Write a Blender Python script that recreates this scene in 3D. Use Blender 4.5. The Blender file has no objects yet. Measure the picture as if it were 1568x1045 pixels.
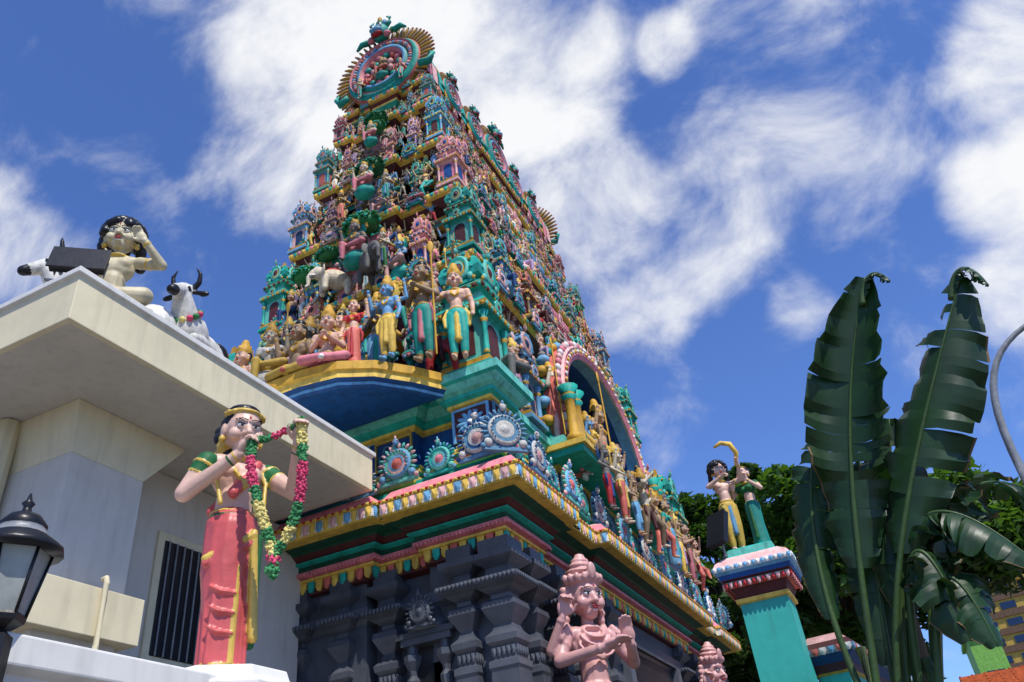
import bpy, bmesh, math, random, numpy as np
from mathutils import Vector, Matrix, Euler
random.seed(11); np.random.seed(11)
sc=bpy.context.scene
rnd=random.random
def U(a,b): return a+(b-a)*rnd()
# ---------------------------------------------------------------- materials
MATS={}
def mat(name,c,rough=.6,var=.28,scale=7,bump=.25,dirt=.55,spec=.3,trans=0,orand=.0):
    m=bpy.data.materials.new(name); m.use_nodes=True
    nt=m.node_tree; N=nt.nodes; L=nt.links
    b=N['Principled BSDF']; b.inputs['Roughness'].default_value=rough
    b.inputs['Specular IOR Level'].default_value=spec
    tc=N.new('ShaderNodeTexCoord')
    n1=N.new('ShaderNodeTexNoise'); n1.inputs['Scale'].default_value=scale; n1.inputs['Detail'].default_value=4; n1.inputs['Roughness'].default_value=.65
    L.new(tc.outputs['Object'],n1.inputs['Vector'])
    mp=N.new('ShaderNodeMapping'); mp.inputs['Scale'].default_value=(9,9,1.2); L.new(tc.outputs['Object'],mp.inputs['Vector'])
    n2=N.new('ShaderNodeTexNoise'); n2.inputs['Scale'].default_value=1.3; n2.inputs['Detail'].default_value=3; L.new(mp.outputs[0],n2.inputs['Vector'])
    r1=N.new('ShaderNodeMapRange'); r1.inputs[1].default_value=.3; r1.inputs[2].default_value=.7; r1.inputs[3].default_value=1-var; r1.inputs[4].default_value=1+var*.5
    L.new(n1.outputs['Fac'],r1.inputs[0])
    r2=N.new('ShaderNodeMapRange'); r2.inputs[1].default_value=.5; r2.inputs[2].default_value=.75; r2.inputs[3].default_value=0; r2.inputs[4].default_value=dirt
    L.new(n2.outputs['Fac'],r2.inputs[0])
    vm=N.new('ShaderNodeVectorMath'); vm.operation='SCALE'; vm.inputs[0].default_value=c
    if orand:
        oi=N.new('ShaderNodeObjectInfo'); mr=N.new('ShaderNodeMapRange'); mr.inputs[3].default_value=1-orand; mr.inputs[4].default_value=1+orand*.45
        L.new(oi.outputs['Random'],mr.inputs[0]); mm=N.new('ShaderNodeMath'); mm.operation='MULTIPLY'; L.new(mr.outputs[0],mm.inputs[0]); L.new(r1.outputs[0],mm.inputs[1]); L.new(mm.outputs[0],vm.inputs['Scale'])
    else: L.new(r1.outputs[0],vm.inputs['Scale'])
    mx=N.new('ShaderNodeMix'); mx.data_type='RGBA'; L.new(r2.outputs[0],mx.inputs[0]); L.new(vm.outputs[0],mx.inputs[6])
    mx.inputs[7].default_value=(c[0]*.25+.02,c[1]*.25+.018,c[2]*.25+.012,1)
    L.new(mx.outputs[2],b.inputs['Base Color'])
    if bump:
        bp=N.new('ShaderNodeBump'); bp.inputs['Strength'].default_value=bump; bp.inputs['Distance'].default_value=.03
        L.new(n1.outputs['Fac'],bp.inputs['Height']); L.new(bp.outputs[0],b.inputs['Normal'])
    if trans:
        tr=N.new('ShaderNodeBsdfTranslucent'); tr.inputs[0].default_value=(c[0]*2.2,c[1]*2.2,c[2]*.8,1)
        ms=N.new('ShaderNodeMixShader'); ms.inputs[0].default_value=trans
        out=[n for n in N if n.type=='OUTPUT_MATERIAL'][0]
        L.new(b.outputs[0],ms.inputs[1]); L.new(tr.outputs[0],ms.inputs[2]); L.new(ms.outputs[0],out.inputs[0])
    MATS[name]=m; return m
for n,c in dict(turq=(.015,.36,.28),seafoam=(.13,.50,.40),skyblue=(.15,.37,.56),blue=(.008,.07,.24),navy=(.01,.04,.11),
    pink=(.72,.22,.25),palepink=(.74,.41,.38),coral=(.64,.15,.11),red=(.45,.025,.03),gold=(.54,.30,.03),yellow=(.72,.47,.08),cream=(.66,.58,.36),
    white=(.78,.75,.68),maroon=(.09,.02,.02),green=(.015,.19,.05),dkgreen=(.007,.07,.036),lilac=(.38,.28,.45),brown=(.16,.09,.05),
    s_tan=(.42,.27,.15),s_peach=(.65,.39,.27),s_bronze=(.22,.15,.08),s_cream=(.62,.53,.38),s_blue=(.13,.30,.48),s_green=(.10,.32,.21),s_pink=(.63,.32,.29),s_grey=(.18,.17,.15)).items():
    mat(n,c,orand=.45)
mat('stone',(.072,.079,.095),rough=.42,var=.3,scale=3,dirt=.25,spec=.5)
mat('stone2',(.102,.109,.128),rough=.42,var=.3,scale=3,dirt=.25,spec=.5)
mat('black',(.012,.012,.014),rough=.35,bump=.1,dirt=0)
mat('eyewhite',(.8,.8,.78),rough=.3,bump=0,dirt=0,var=0)
mat('lip',(.45,.06,.06),bump=0,dirt=0)
mat('plaster',(.58,.54,.47),rough=.8,var=.09,scale=2.2,dirt=.18,bump=.12)
mat('plaster_white',(.68,.66,.61),rough=.8,var=.09,scale=2.2,dirt=.22,bump=.12)
mat('plaster_cream',(.68,.60,.40),rough=.8,var=.1,scale=2.2,dirt=.2,bump=.12)
mat('glaze_red',(.56,.09,.085),rough=.4,var=.25,dirt=.3,spec=.5)
mat('sari_gold',(.60,.40,.07),rough=.4,var=.2,dirt=.25,spec=.5)
mat('skin_pale',(.66,.42,.32),rough=.45,var=.14,dirt=.22,spec=.5)
mat('skin_milk',(.55,.48,.31),rough=.5,var=.2,dirt=.55)
mat('gan_pink',(.64,.34,.31),rough=.42,var=.22,dirt=.35,spec=.5)
mat('pil_teal',(.04,.40,.33),rough=.55,var=.15,scale=2,dirt=.3)
mat('leaf',(.035,.08,.015),rough=.5,var=.5,scale=1.5,bump=0,dirt=.1,trans=.3)
mat('leaf2',(.06,.13,.022),rough=.5,var=.5,scale=1.5,bump=0,dirt=.1,trans=.3)
mat('banana',(.012,.042,.010),rough=.42,var=.45,scale=3,bump=.15,dirt=.3,trans=.1,spec=.35)
mat('banana_dry',(.16,.10,.04),rough=.7,var=.45,scale=3,bump=.15,dirt=.3)
mat('banana_rib',(.04,.08,.02),rough=.45,var=.2,dirt=.3)
mat('stem',(.06,.10,.03),rough=.6,var=.4,dirt=.5)
mat('bark',(.10,.07,.045),rough=.9,var=.4)
mat('tile_orange',(.55,.14,.04),rough=.7)
mat('metal',(.22,.23,.24),rough=.45,spec=.5)
mat('asphalt',(.05,.05,.052),rough=.9,scale=3)
mat('paving',(.19,.17,.145),rough=.9,scale=2)
mat('glass',(.30,.32,.30),rough=.15,bump=0,dirt=.3)
mat('flpink',(.62,.06,.14),dirt=.1); mat('flgreen',(.04,.22,.07),dirt=.1); mat('flyellow',(.72,.60,.2),dirt=.1)
mat('bldg_yellow',(.55,.36,.07),rough=.7); mat('bldg_green',(.2,.45,.08),rough=.7)
# ---------------------------------------------------------------- mesh builder
I4=Matrix.Identity(4)
class MB:
    def __init__(s): s.v=[];s.f=[];s.m=[];s.sm=[];s.M=I4
    def add(s,vs,fs,m,smooth=False):
        o=len(s.v); M=s.M
        s.v+=[tuple(M@Vector(v)) for v in vs]
        for i,f in enumerate(fs):
            s.f.append([k+o for k in f]); s.m.append(m[i] if isinstance(m,list) else m); s.sm.append(smooth)
    def box(s,x0,x1,y0,y1,z0,z1,m):
        s.add([(x0,y0,z0),(x1,y0,z0),(x1,y1,z0),(x0,y1,z0),(x0,y0,z1),(x1,y0,z1),(x1,y1,z1),(x0,y1,z1)],
          [(0,3,2,1),(4,5,6,7),(0,1,5,4),(1,2,6,5),(2,3,7,6),(3,0,4,7)],m)
    def ell(s,c,r,m,R=None,nu=10,nv=6):
        vs=[];fs=[];c=Vector(c)
        for j in range(1,nv):
            t=math.pi*j/nv
            for i in range(nu):
                a=2*math.pi*i/nu
                p=Vector((r[0]*math.sin(t)*math.cos(a),r[1]*math.sin(t)*math.sin(a),r[2]*math.cos(t)))
                if R is not None: p=R@p
                vs.append(c+p)
        for e in (1,-1):
            p=Vector((0,0,r[2]*e)); p=R@p if R is not None else p; vs.append(c+p)
        nt=(nv-1)*nu
        for j in range(nv-2):
            for i in range(nu):
                a=j*nu+i;b=j*nu+(i+1)%nu; fs.append((a,a+nu,b+nu,b))
        for i in range(nu):
            fs.append((nt,i,(i+1)%nu)); fs.append((nt+1,(nv-2)*nu+(i+1)%nu,(nv-2)*nu+i))
        s.add(vs,fs,m,True)
    def lathe(s,prof,n=16,c=(0,0,0),axis='z',cap=True,a0=0,smooth=True):
        vs=[];fs=[];ms=[]
        for (r,h,m) in prof:
            for i in range(n):
                a=a0+2*math.pi*i/n
                if axis=='z': vs.append((c[0]+r*math.cos(a),c[1]+r*math.sin(a),c[2]+h))
                else: vs.append((c[0]+r*math.cos(a),c[1]+h,c[2]+r*math.sin(a)))
        for j in range(len(prof)-1):
            for i in range(n):
                a=j*n+i;b=j*n+(i+1)%n; fs.append((a,b,b+n,a+n)); ms.append(prof[j+1][2])
        if cap:
            fs.append(tuple(range(n))[::-1]); ms.append(prof[0][2])
            fs.append(tuple(range((len(prof)-1)*n,len(prof)*n))); ms.append(prof[-1][2])
        s.add(vs,fs,ms,smooth)
    def tube(s,pts,rs,m,n=8):
        pts=[Vector(p) for p in pts]; vs=[];fs=[]
        if not isinstance(rs,(list,tuple)): rs=[rs]*len(pts)
        for i,p in enumerate(pts):
            d=(pts[min(i+1,len(pts)-1)]-pts[max(i-1,0)]).normalized()
            q=d.to_track_quat('Z','Y').to_matrix()
            for k in range(n):
                a=2*math.pi*k/n; vs.append(p+q@Vector((rs[i]*math.cos(a),rs[i]*math.sin(a),0)))
        for j in range(len(pts)-1):
            for k in range(n):
                a=j*n+k;b=j*n+(k+1)%n; fs.append((a,b,b+n,a+n))
        fs.append(tuple(range(n))[::-1]); fs.append(tuple(range((len(pts)-1)*n,len(pts)*n)))
        s.add(vs,fs,m,True)
    def sweep(s,plan,prof,capb=True,capt=True):
        n=len(plan); vs=[];fs=[];ms=[]
        nr=[]
        for i in range(n):
            a=plan[i];b=plan[(i+1)%n];dx,dy=b[0]-a[0],b[1]-a[1];l=math.hypot(dx,dy); nr.append((dy/l,-dx/l))
        for (o,z,m) in prof:
            for i in range(n):
                n1=nr[i-1];n2=nr[i];k=1+n1[0]*n2[0]+n1[1]*n2[1]; k=max(k,.2)
                vs.append((plan[i][0]+(n1[0]+n2[0])/k*o,plan[i][1]+(n1[1]+n2[1])/k*o,z))
        for j in range(len(prof)-1):
            for i in range(n):
                a=j*n+i;b=j*n+(i+1)%n; fs.append((a,b,b+n,a+n)); ms.append(prof[j+1][2])
        if capb: fs.append(tuple(range(n))[::-1]); ms.append(prof[0][2])
        if capt: fs.append(tuple(range((len(prof)-1)*n,len(prof)*n))); ms.append(prof[-1][2])
        s.add(vs,fs,ms)
    def petals(s,plan,off,z,w,h,d,mats,gap=.25,minlen=.1,tip=True):
        n=len(plan);k=0
        nr=[]
        for i in range(n):
            a=plan[i];b=plan[(i+1)%n];dx,dy=b[0]-a[0],b[1]-a[1];l=math.hypot(dx,dy); nr.append((dy/l,-dx/l,dx/l,dy/l))
        for i in range(n):
            def P(i):
                n1=nr[i-1];n2=nr[i];kk=max(1+n1[0]*n2[0]+n1[1]*n2[1],.2)
                return (plan[i%n][0]+(n1[0]+n2[0])/kk*off,plan[i%n][1]+(n1[1]+n2[1])/kk*off)
            a=P(i);b=P((i+1)%n); L=math.hypot(b[0]-a[0],b[1]-a[1])
            if L<minlen: continue
            c=max(1,round(L/w)); ww=L/c; nx,ny,tx,ty=nr[i]
            for j in range(c):
                t=(j+.5)*ww; hw=ww*(1-gap)/2
                cx,cy=a[0]+tx*t,a[1]+ty*t
                shp=[(-hw,0),(-hw,-h*.6),(-hw*.5,-h*.92),(0,-h if tip else -h*.95),(hw*.5,-h*.92),(hw,-h*.6),(hw,0)]
                fr=[(cx+tx*u+nx*d,cy+ty*u+ny*d,z+q) for u,q in shp]; bk=[(cx+tx*u-nx*.01,cy+ty*u-ny*.01,z+q) for u,q in shp]
                m=len(shp)
                mid=(cx+nx*d*1.8,cy+ny*d*1.8,z-h*.5)
                fs=[(e,(e+1)%m,2*m) for e in range(m)]+[(e,m+e,m+(e+1)%m,(e+1)%m) for e in range(m)]
                s.add(fr+bk+[mid],fs,mats[k%len(mats)]); k+=1
    def mesh(s,name,slots=None,recalc=True):
        if slots is None:
            slots=[]; 
            for m in s.m:
                if m not in slots: slots.append(m)
            ix={m:i for i,m in enumerate(slots)}; mi=[ix[m] for m in s.m]
        else: mi=s.m
        me=bpy.data.meshes.new(name); me.from_pydata(s.v,[],s.f)
        for m in slots: me.materials.append(MATS[m])
        me.polygons.foreach_set('material_index',mi); me.polygons.foreach_set('use_smooth',s.sm)
        if recalc:
            bm=bmesh.new(); bm.from_mesh(me); bmesh.ops.recalc_face_normals(bm,faces=bm.faces); bm.to_mesh(me); bm.free()
        me.update(); return me
    def obj(s,name,parent=None,slots=None,recalc=True,bevel=0):
        ob=bpy.data.objects.new(name,s.mesh(name,slots,recalc)); sc.collection.objects.link(ob)
        if parent: ob.parent=parent
        if bevel:
            b=ob.modifiers.new('b','BEVEL'); b.width=bevel; b.segments=2; b.limit_method='ANGLE'
        return ob
def empty(name,loc=(0,0,0),rz=0):
    e=bpy.data.objects.new(name,None); sc.collection.objects.link(e); e.location=loc; e.rotation_euler=(0,0,rz); e.empty_display_size=.2; return e
def inst(me,name,parent,loc,rz=0,s=1,mats=None,rot=None):
    ob=bpy.data.objects.new(name,me); sc.collection.objects.link(ob); ob.parent=parent
    ob.location=loc; ob.rotation_euler=rot if rot else (0,0,rz); ob.scale=(s,s,s) if not isinstance(s,tuple) else s
    if mats:
        for i,m in mats.items():
            if i<len(ob.material_slots):
                ob.material_slots[i].link='OBJECT'; ob.material_slots[i].material=MATS[m]
    return ob
# ---------------------------------------------------------------- organic bodies
class Body:
    def __init__(s): s.P=[]; s.D=MB(); s.H=I4
    def C(s,a,b,r0,r1,m,M=None):
        a=Vector(a);b=Vector(b)
        if M: a=M@a;b=M@b
        s.P.append(('c',a,b,r0,r1,m))
    def chain(s,pts,rs,m,M=None):
        for i in range(len(pts)-1): s.C(pts[i],pts[i+1],rs[i],rs[i+1],m,M)
    def E(s,c,r,m,R=None,M=None):
        c=Vector(c); R=R if R is not None else Matrix.Identity(3)
        if M: c=M@c; R=M.to_3x3()@R
        s.P.append(('e',c,Vector(r),R,0,m))
    def build(s,name,vox,slots,smooth=1):
        mb=MB()
        for p in s.P:
            if p[0]=='c':
                _,a,b,r0,r1,m=p; d=b-a; L=d.length
                q=(d.normalized() if L>1e-6 else Vector((0,0,1))).to_track_quat('Z','Y').to_matrix()
                n=12; vs=[]
                rows=[]
                for j in range(1,5): t=math.pi/2*j/4; rows.append((a,-r0*math.cos(t),r0*math.sin(t)))
                for j in range(0,4): t=math.pi/2*j/4; rows.append((b,r1*math.sin(t),r1*math.cos(t)))
                vs=[a+q@Vector((0,0,-r0))]
                for (c,h,r) in rows:
                    for i in range(n): an=2*math.pi*i/n; vs.append(c+q@Vector((r*math.cos(an),r*math.sin(an),h)))
                vs.append(b+q@Vector((0,0,r1)))
                fs=[]
                for j in range(len(rows)-1):
                    for i in range(n): A=1+j*n+i;B=1+j*n+(i+1)%n; fs.append((A,B,B+n,A+n))
                la=len(vs)-1
                for i in range(n): fs.append((0,1+(i+1)%n,1+i)); fs.append((la,1+(len(rows)-1)*n+i,1+(len(rows)-1)*n+(i+1)%n))
                mb.add(vs,fs,0)
            else:
                mb.ell(p[1],p[2],0,p[3],16,10)
        me=mb.mesh(name+'_raw',['white'])
        ob=bpy.data.objects.new('tmp',me); sc.collection.objects.link(ob)
        r=ob.modifiers.new('r','REMESH'); r.mode='VOXEL'; r.voxel_size=vox
        sm=ob.modifiers.new('s','SMOOTH'); sm.factor=.5; sm.iterations=smooth
        dg=bpy.context.evaluated_depsgraph_get(); dg.update()
        me2=bpy.data.meshes.new_from_object(ob.evaluated_get(dg))
        bpy.data.objects.remove(ob)
        nf=len(me2.polygons); cen=np.empty(nf*3); me2.polygons.foreach_get('center',cen); cen=cen.reshape(-1,3)
        best=np.full(nf,1e9); idx=np.zeros(nf,int)
        for p in s.P:
            if p[0]=='c':
                a=np.array(p[1]);b=np.array(p[2]);d=b-a;L2=max(d@d,1e-9)
                t=np.clip((cen-a)@d/L2,0,1); q=a+t[:,None]*d; D=np.linalg.norm(cen-q,axis=1)-(p[3]+(p[4]-p[3])*t)
            else:
                R=np.array(p[3]); q=(cen-np.array(p[1]))@R; r=np.array(p[2]); k0=np.linalg.norm(q/r,axis=1); k1=np.linalg.norm(q/r**2,axis=1)+1e-9; D=k0*(k0-1)/k1
            w=D<best; best[w]=D[w]; idx[w]=p[5]
        V=np.empty(len(me2.vertices)*3); me2.vertices.foreach_get('co',V)
        base=MB(); base.v=[tuple(x) for x in V.reshape(-1,3)]; base.f=[list(p.vertices) for p in me2.polygons]; base.m=idx.tolist(); base.sm=[True]*nf
        o=len(base.v); base.v+=s.D.v; base.f+=[[k+o for k in f] for f in s.D.f]; base.m+=s.D.m; base.sm+=s.D.sm
        return base.mesh(name,slots,recalc=False)
SL=['s_tan','red','gold','black','turq','eyewhite','black','lip']
def head(B,M,k=1,crown='kirita',fine=False):
    S=M@Matrix.Scale(k,4)
    def E(c,r,m,R=None):
        B.E(S@Vector(c),Vector(r)*k,m,M.to_3x3()@(R if R is not None else Matrix.Identity(3)))
    def C(a,b,r0,r1,m): B.C(S@Vector(a),S@Vector(b),r0*k,r1*k,m)
    E((0,.004,.012),(.056,.066,.068),0); C((0,-.022,-.03),(0,-.03,-.048),.038,.026,0)
    C((0,-.058,.010),(0,-.072,-.014),.007,.011,0)
    E((.034,-.038,-.018),(.021,.021,.022),0); E((-.034,-.038,-.018),(.021,.021,.022),0)
    if fine:
        for s in (1,-1): E((s*.0095,-.064,-.017),(.0065,.007,.006),0); E((s*.024,-.046,.026),(.018,.014,.007),0)
        E((0,-.056,-.046),(.014,.012,.011),0)
    for s in (1,-1): E((s*.06,.005,-.002),(.009,.016,.024),0); E((s*.062,.0,-.032),(.011,.011,.014),2)
    if crown in('kirita','mukuta'):
        E((0,.02,.03),(.062,.062,.062),3)
        if crown=='kirita':
            C((0,.008,.062),(0,.012,.085),.064,.058,2); C((0,.012,.09),(0,.015,.16),.048,.034,2); C((0,.015,.165),(0,.015,.19),.026,.012,2); E((0,-.045,.085),(.02,.015,.03),2)
        else:
            for (z,r,h) in ((.055,.07,.012),(.075,.064,.012),(.097,.056,.012),(.118,.046,.012),(.136,.034,.012),(.152,.02,.012)): E((0,.01,z),(r,r,h),2)
            for q in range(9): a=math.pi*(1+q/8); E((.068*math.cos(a),.01+.068*math.sin(a),.07),(.011,.011,.016),2)
            E((0,-.06,.09),(.018,.012,.03),2)
            for s in (1,-1):
                for q in range(6): E((s*(.072+.004*(q%2)),.02,.03-.024*q),(.016,.016,.015),2)
    elif crown=='jata':
        E((0,.02,.03),(.063,.062,.064),3); E((0,.02,.095),(.045,.045,.04),3); E((0,.015,.06),(.062,.062,.012),2); E((0,.02,.14),(.022,.022,.022),2)
    elif crown=='bun':
        E((0,.02,.028),(.063,.062,.062),3); E((.0,.085,.03),(.045,.035,.045),3); E((0,-.0,.066),(.05,.055,.012),2)
    elif crown=='curly':
        E((0,.025,.035),(.07,.068,.066),3)
        for i in range(110):
            a=U(0,6.28);t=U(0,2.0); 
            p=Vector((math.sin(t)*math.cos(a)*.08,math.sin(t)*math.sin(a)*.078+.022,math.cos(t)*.08+.028))
            if p.y<-.028 and p.z<.052: continue
            E(p,(.02,.02,.02),3)
        for s in (1,-1):
            for q in range(5): E((s*.076,.025+.01*q,-.02-q*.02),(.024,.024,.024),3)
    B.D.M=S
    for s in (1,-1):
        B.D.ell((s*.023,-.0535,.010),(.0135,.008,.0065),5,None,12,8); B.D.ell((s*.022,-.0605,.010),(.0050,.0025,.0052),6)
        B.D.ell((s*.023,-.0565,.0158),(.0145,.0065,.0016),6)
        for q in range(5): B.D.ell((s*(.009+q*.0075),-.0615+q*q*.0007-(.001 if fine else 0),.0285+.004*math.sin(q*.8)),(.0052,.004,.0015),6,None,6,4)
    B.D.ell((0,-.0660,-.032),(.0145,.006,.0036),7); B.D.ell((0,-.0645,-.0375),(.011,.007,.0042),7)
    B.D.ell((0,-.0655,.036),(.003,.003,.006),7)
    B.D.M=I4
def hand(B,w,d,n,k=1,curl=.5,side=1,m=0):
    w=Vector(w);d=Vector(d).normalized();n=Vector(n).normalized(); n=(n-d*n.dot(d)).normalized(); s=d.cross(n)*side
    R=Matrix((s,n,d)).transposed()
    B.E(w+d*.028*k,(.024*k,.012*k,.032*k),m,R)
    for i,(o,l) in enumerate(((-.018,.036),(-.006,.043),(.006,.041),(.018,.032))):
        a=w+d*.05*k+s*o*k; c1=curl*.8
        b=a+(d*math.cos(c1)+n*math.sin(c1))*l*.5*k; c2=curl*2.0
        c=b+(d*math.cos(c2)+n*math.sin(c2))*l*.5*k
        B.C(a,b,.0062*k,.0058*k,m); B.C(b,c,.0056*k,.0046*k,m)
    a=w+d*.014*k-s*.018*k; b=a+(d*.6-s*.7+n*.4*curl).normalized()*.024*k; c=b+(d*.9+n*.6*curl).normalized()*.018*k
    B.C(a,b,.0085*k,.007*k,m); B.C(b,c,.0068*k,.005*k,m)
def figure(name,legs='stand',aR=((-.17,-.02,.66),(-.13,-.14,.72)),aL=((.17,-.02,.66),(.13,-.14,.72)),extra_arms=(),crown='kirita',fem=False,
           hr=(0,0,0),prop=None,vox=.0100,fine=False,slots=SL,handspec=None,hk=1.15,hs_=1.2,beads=False):
    B=Body(); dz=0
    if legs in('cross','lalita'): dz=-.41 if legs=='cross' else -.22
    J=lambda x,y,z:(x,y,z+dz)
    cloth=1
    B.E(J(0,.0,.525),(.095,.072,.07),cloth)
    B.C(J(0,0,.58),J(0,0,.66),.062,.062,0)
    tm=4 if fem else 0
    B.E(J(0,.0,.735),(.098,.062,.078),tm); B.C(J(-.07,0,.79),J(.07,0,.79),.038,.038,tm)
    if fem:
        for s in (1,-1): B.E(J(s*.042,-.05,.745),(.036,.034,.036),tm)
    else:
        for s in (1,-1): B.E(J(s*.042,-.035,.755),(.042,.028,.034),0)
    B.C(J(0,.0,.80),J(0,-.005,.87),.03,.027,0)
    B.E(J(0,-.008,.815),(.06,.05,.016),2); B.E(J(0,0,.575),(.088,.07,.016),2)
    if not fine:
        B.chain([J(-.04,-.03,.81),J(-.03,-.07,.74),J(0,-.078,.70),J(.03,-.07,.74),J(.04,-.03,.81)],[.009]*5,2)
        for s in (1,-1): B.chain([J(s*.09,-.02,.57),J(s*.13,-.03,.46),J(s*.12,-.03,.36)],[.014,.018,.012],4)
    if beads:
        for rr,zz in ((.05,.80),(.07,.775),(.085,.74)):
            for q in range(17):
                a=math.pi*(q/16); B.E(J(rr*math.cos(a),-.045-.03*math.sin(a)-(.01 if zz<.79 else 0),zz-.05*math.sin(a)*(rr/.07)),(.0085,.0085,.0085),2)
        B.E(J(0,-.085,.68),(.02,.012,.02),2)
        for s in (1,-1):
            for q in range(5): B.E(J(s*(.115+.012*q),-.02-.004*q,.815-.012*q),(.013,.018,.02),2)
    if legs=='stand':
        if fem:
            B.chain([J(0,0,.52),J(0,-.005,.3),J(0,0,.05)],[.092,.085,.098],cloth); B.C(J(.0,-.075,.56),J(.01,-.1,.12),.018,.022,4)
        else:
            for s in (1,-1):
                B.chain([J(s*.045,0,.5),J(s*.055,-.015,.28),J(s*.05,.0,.10)],[.064,.047,.04],cloth); B.C(J(s*.05,0,.1),J(s*.05,.0,.03),.028,.026,0)
            B.C(J(0,-.05,.54),J(0,-.055,.2),.02,.026,4)
        for s in (1,-1): B.C(J(s*.05,.0,.025),J(s*.06,-.075,.016),.024,.018,0); B.E(J(s*.05,0,.07),(.034,.034,.012),2)
    elif legs=='stride':
        for s,dy,kx in ((1,-.10,.1),(-1,.05,.07)):
            B.chain([J(s*.045,0,.5),J(s*(.05+kx),dy-.05,.3),J(s*(.05+kx*1.3),dy,.06)],[.065,.048,.032],cloth if s>0 else cloth); B.C(J(s*(.05+kx*1.3),dy,.04),J(s*(.06+kx*1.5),dy-.07,.02),.025,.018,0)
        B.C(J(.02,-.06,.54),J(.04,-.08,.25),.02,.03,4)
    elif legs=='dance':
        B.chain([J(-.045,0,.5),J(-.12,-.08,.28),J(-.05,.0,.05)],[.065,.05,.032],cloth); B.C(J(-.05,0,.03),J(-.09,-.06,.016),.025,.018,0)
        B.chain([J(.045,0,.5),J(.17,-.12,.42),J(.03,-.17,.26)],[.065,.05,.032],cloth); B.C(J(.03,-.17,.25),J(-.02,-.2,.22),.025,.018,0)
    elif legs=='cross':
        for s in (1,-1):
            B.chain([(s*.06,0,.1),(s*.2,-.12,.06),(s*-.02,-.17,.04 if s>0 else .055)],[.066,.05,.034],cloth); B.C((s*-.02,-.17,.045),(s*-.09,-.15,.05),.026,.02,0)
        B.C((0,-.05,.1),(0,-.2,.03),.03,.025,4)
    elif legs=='lalita':
        B.chain([(.06,0,.3),(.2,-.13,.3),(-.0,-.16,.28)],[.066,.05,.034],cloth); B.C((0,-.16,.28),(-.07,-.15,.28),.026,.02,0)
        B.chain([(-.06,0,.3),(-.08,-.2,.3),(-.08,-.19,.06)],[.066,.05,.032],cloth); B.C((-.08,-.19,.035),(-.08,-.26,.02),.025,.018,0)
        B.E((0,.0,.12),(.2,.15,.14),4)
    def arm(sh,el,ha,s,r=1,key=None):
        B.chain([J(*sh),J(*el)],[.036*r,.028*r],0); B.chain([J(*el),J(*ha)],[.028*r,.02*r],0)
        mid=Vector(J(*sh)).lerp(Vector(J(*el)),.45); d=(Vector(el)-Vector(sh)).normalized(); q=d.to_track_quat('Z','Y').to_matrix()
        B.E(mid,(.038*r,.038*r,.016),2,q); d2=(Vector(ha)-Vector(el)).normalized()
        B.E(Vector(J(*ha))-d2*.02,(.026*r,.026*r,.012),2,d2.to_track_quat('Z','Y').to_matrix())
        if fem: B.C(J(*sh),tuple(Vector(J(*sh)).lerp(Vector(J(*el)),.3)),.04,.038,4)
        if fine:
            hs=(handspec or {}).get(key or s,((0,-.3,1),(0,-1,0),.8)); hand(B,J(*ha),hs[0],hs[1],hk,hs[2],s)
        else:
            B.E(Vector(J(*ha))+d2*.03,(.022,.016,.032),0,d2.to_track_quat('Z','Y').to_matrix()); B.C(Vector(J(*ha))+d2*.01,Vector(J(*ha))+d2*.03+Vector((-s*.025,-.01,0)),.01,.008,0)
    arm((-.115,0,.79),aR[0],aR[1],-1); arm((.115,0,.79),aL[0],aL[1],1)
    for (s,e,h) in extra_arms: arm((s*.1,.02,.77),e,h,s,.85,'x')
    M=Matrix.Translation(J(0,-.012,.925+.068*(hs_-1)))@Euler(hr).to_matrix().to_4x4()
    head(B,M,hs_,crown,fine)
    if prop=='spear': B.C((-.2,-.15,0),(-.2,-.15,1.25),.01,.01,2); B.E((-.2,-.15,1.3),(.035,.012,.08),2)
    if prop=='mace': B.C(J(.2,-.12,.62),J(.2,-.12,.2),.012,.012,2); B.E(J(.2,-.12,.17),(.05,.05,.06),2)
    if prop=='halo':
        q=Matrix.Rotation(math.pi/2,3,'X'); B.E(J(0,.06,.95),(.15,.15,.018),4,q)
        for i in range(9): a=math.pi*i/8; B.E(J(.15*math.cos(a),.06,.95+.15*math.sin(a)),(.028,.02,.028),2)
    if prop=='wings':
        for s in (1,-1):
            B.chain([J(s*.08,.06,.78),J(s*.26,.09,.95),J(s*.3,.1,.7)],[.04,.035,.02],4); B.chain([J(s*.1,.06,.72),J(s*.22,.08,.6)],[.04,.03],2)
    return B.build(name,vox,slots)
up=((-.2,-.02,.72),(-.2,-.08,.92)); upL=((.2,-.02,.72),(.2,-.08,.92))
dn=((-.155,.01,.64),(-.16,-.05,.5)); dnL=((.155,.01,.64),(.16,-.05,.5))
an=((-.15,0,.66),(-.02,-.13,.73)); anL=((.15,0,.66),(.02,-.13,.73))
F={}
F['std1']=figure('std1','stand',up,dnL,prop='spear'); F['std2']=figure('std2','stand',an,anL,crown='jata')
F['std3']=figure('std3','stand',dn,upL,fem=True,crown='bun'); F['std4']=figure('std4','stand',up,dnL,extra_arms=((1,(.24,.02,.76),(.24,-.02,.95)),(-1,(-.24,.02,.7),(-.22,-.1,.6))),prop='halo')
F['dan1']=figure('dan1','dance',up,dnL,fem=True); F['str1']=figure('str1','stride',((-.22,0,.8),(-.25,-.05,1.0)),dnL,prop='mace',crown='kirita')
F['str2']=figure('str2','stride',dn,((.24,-.02,.86),(.27,-.05,1.06)),crown='curly'); F['crs1']=figure('crs1','cross',an,anL)
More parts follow.
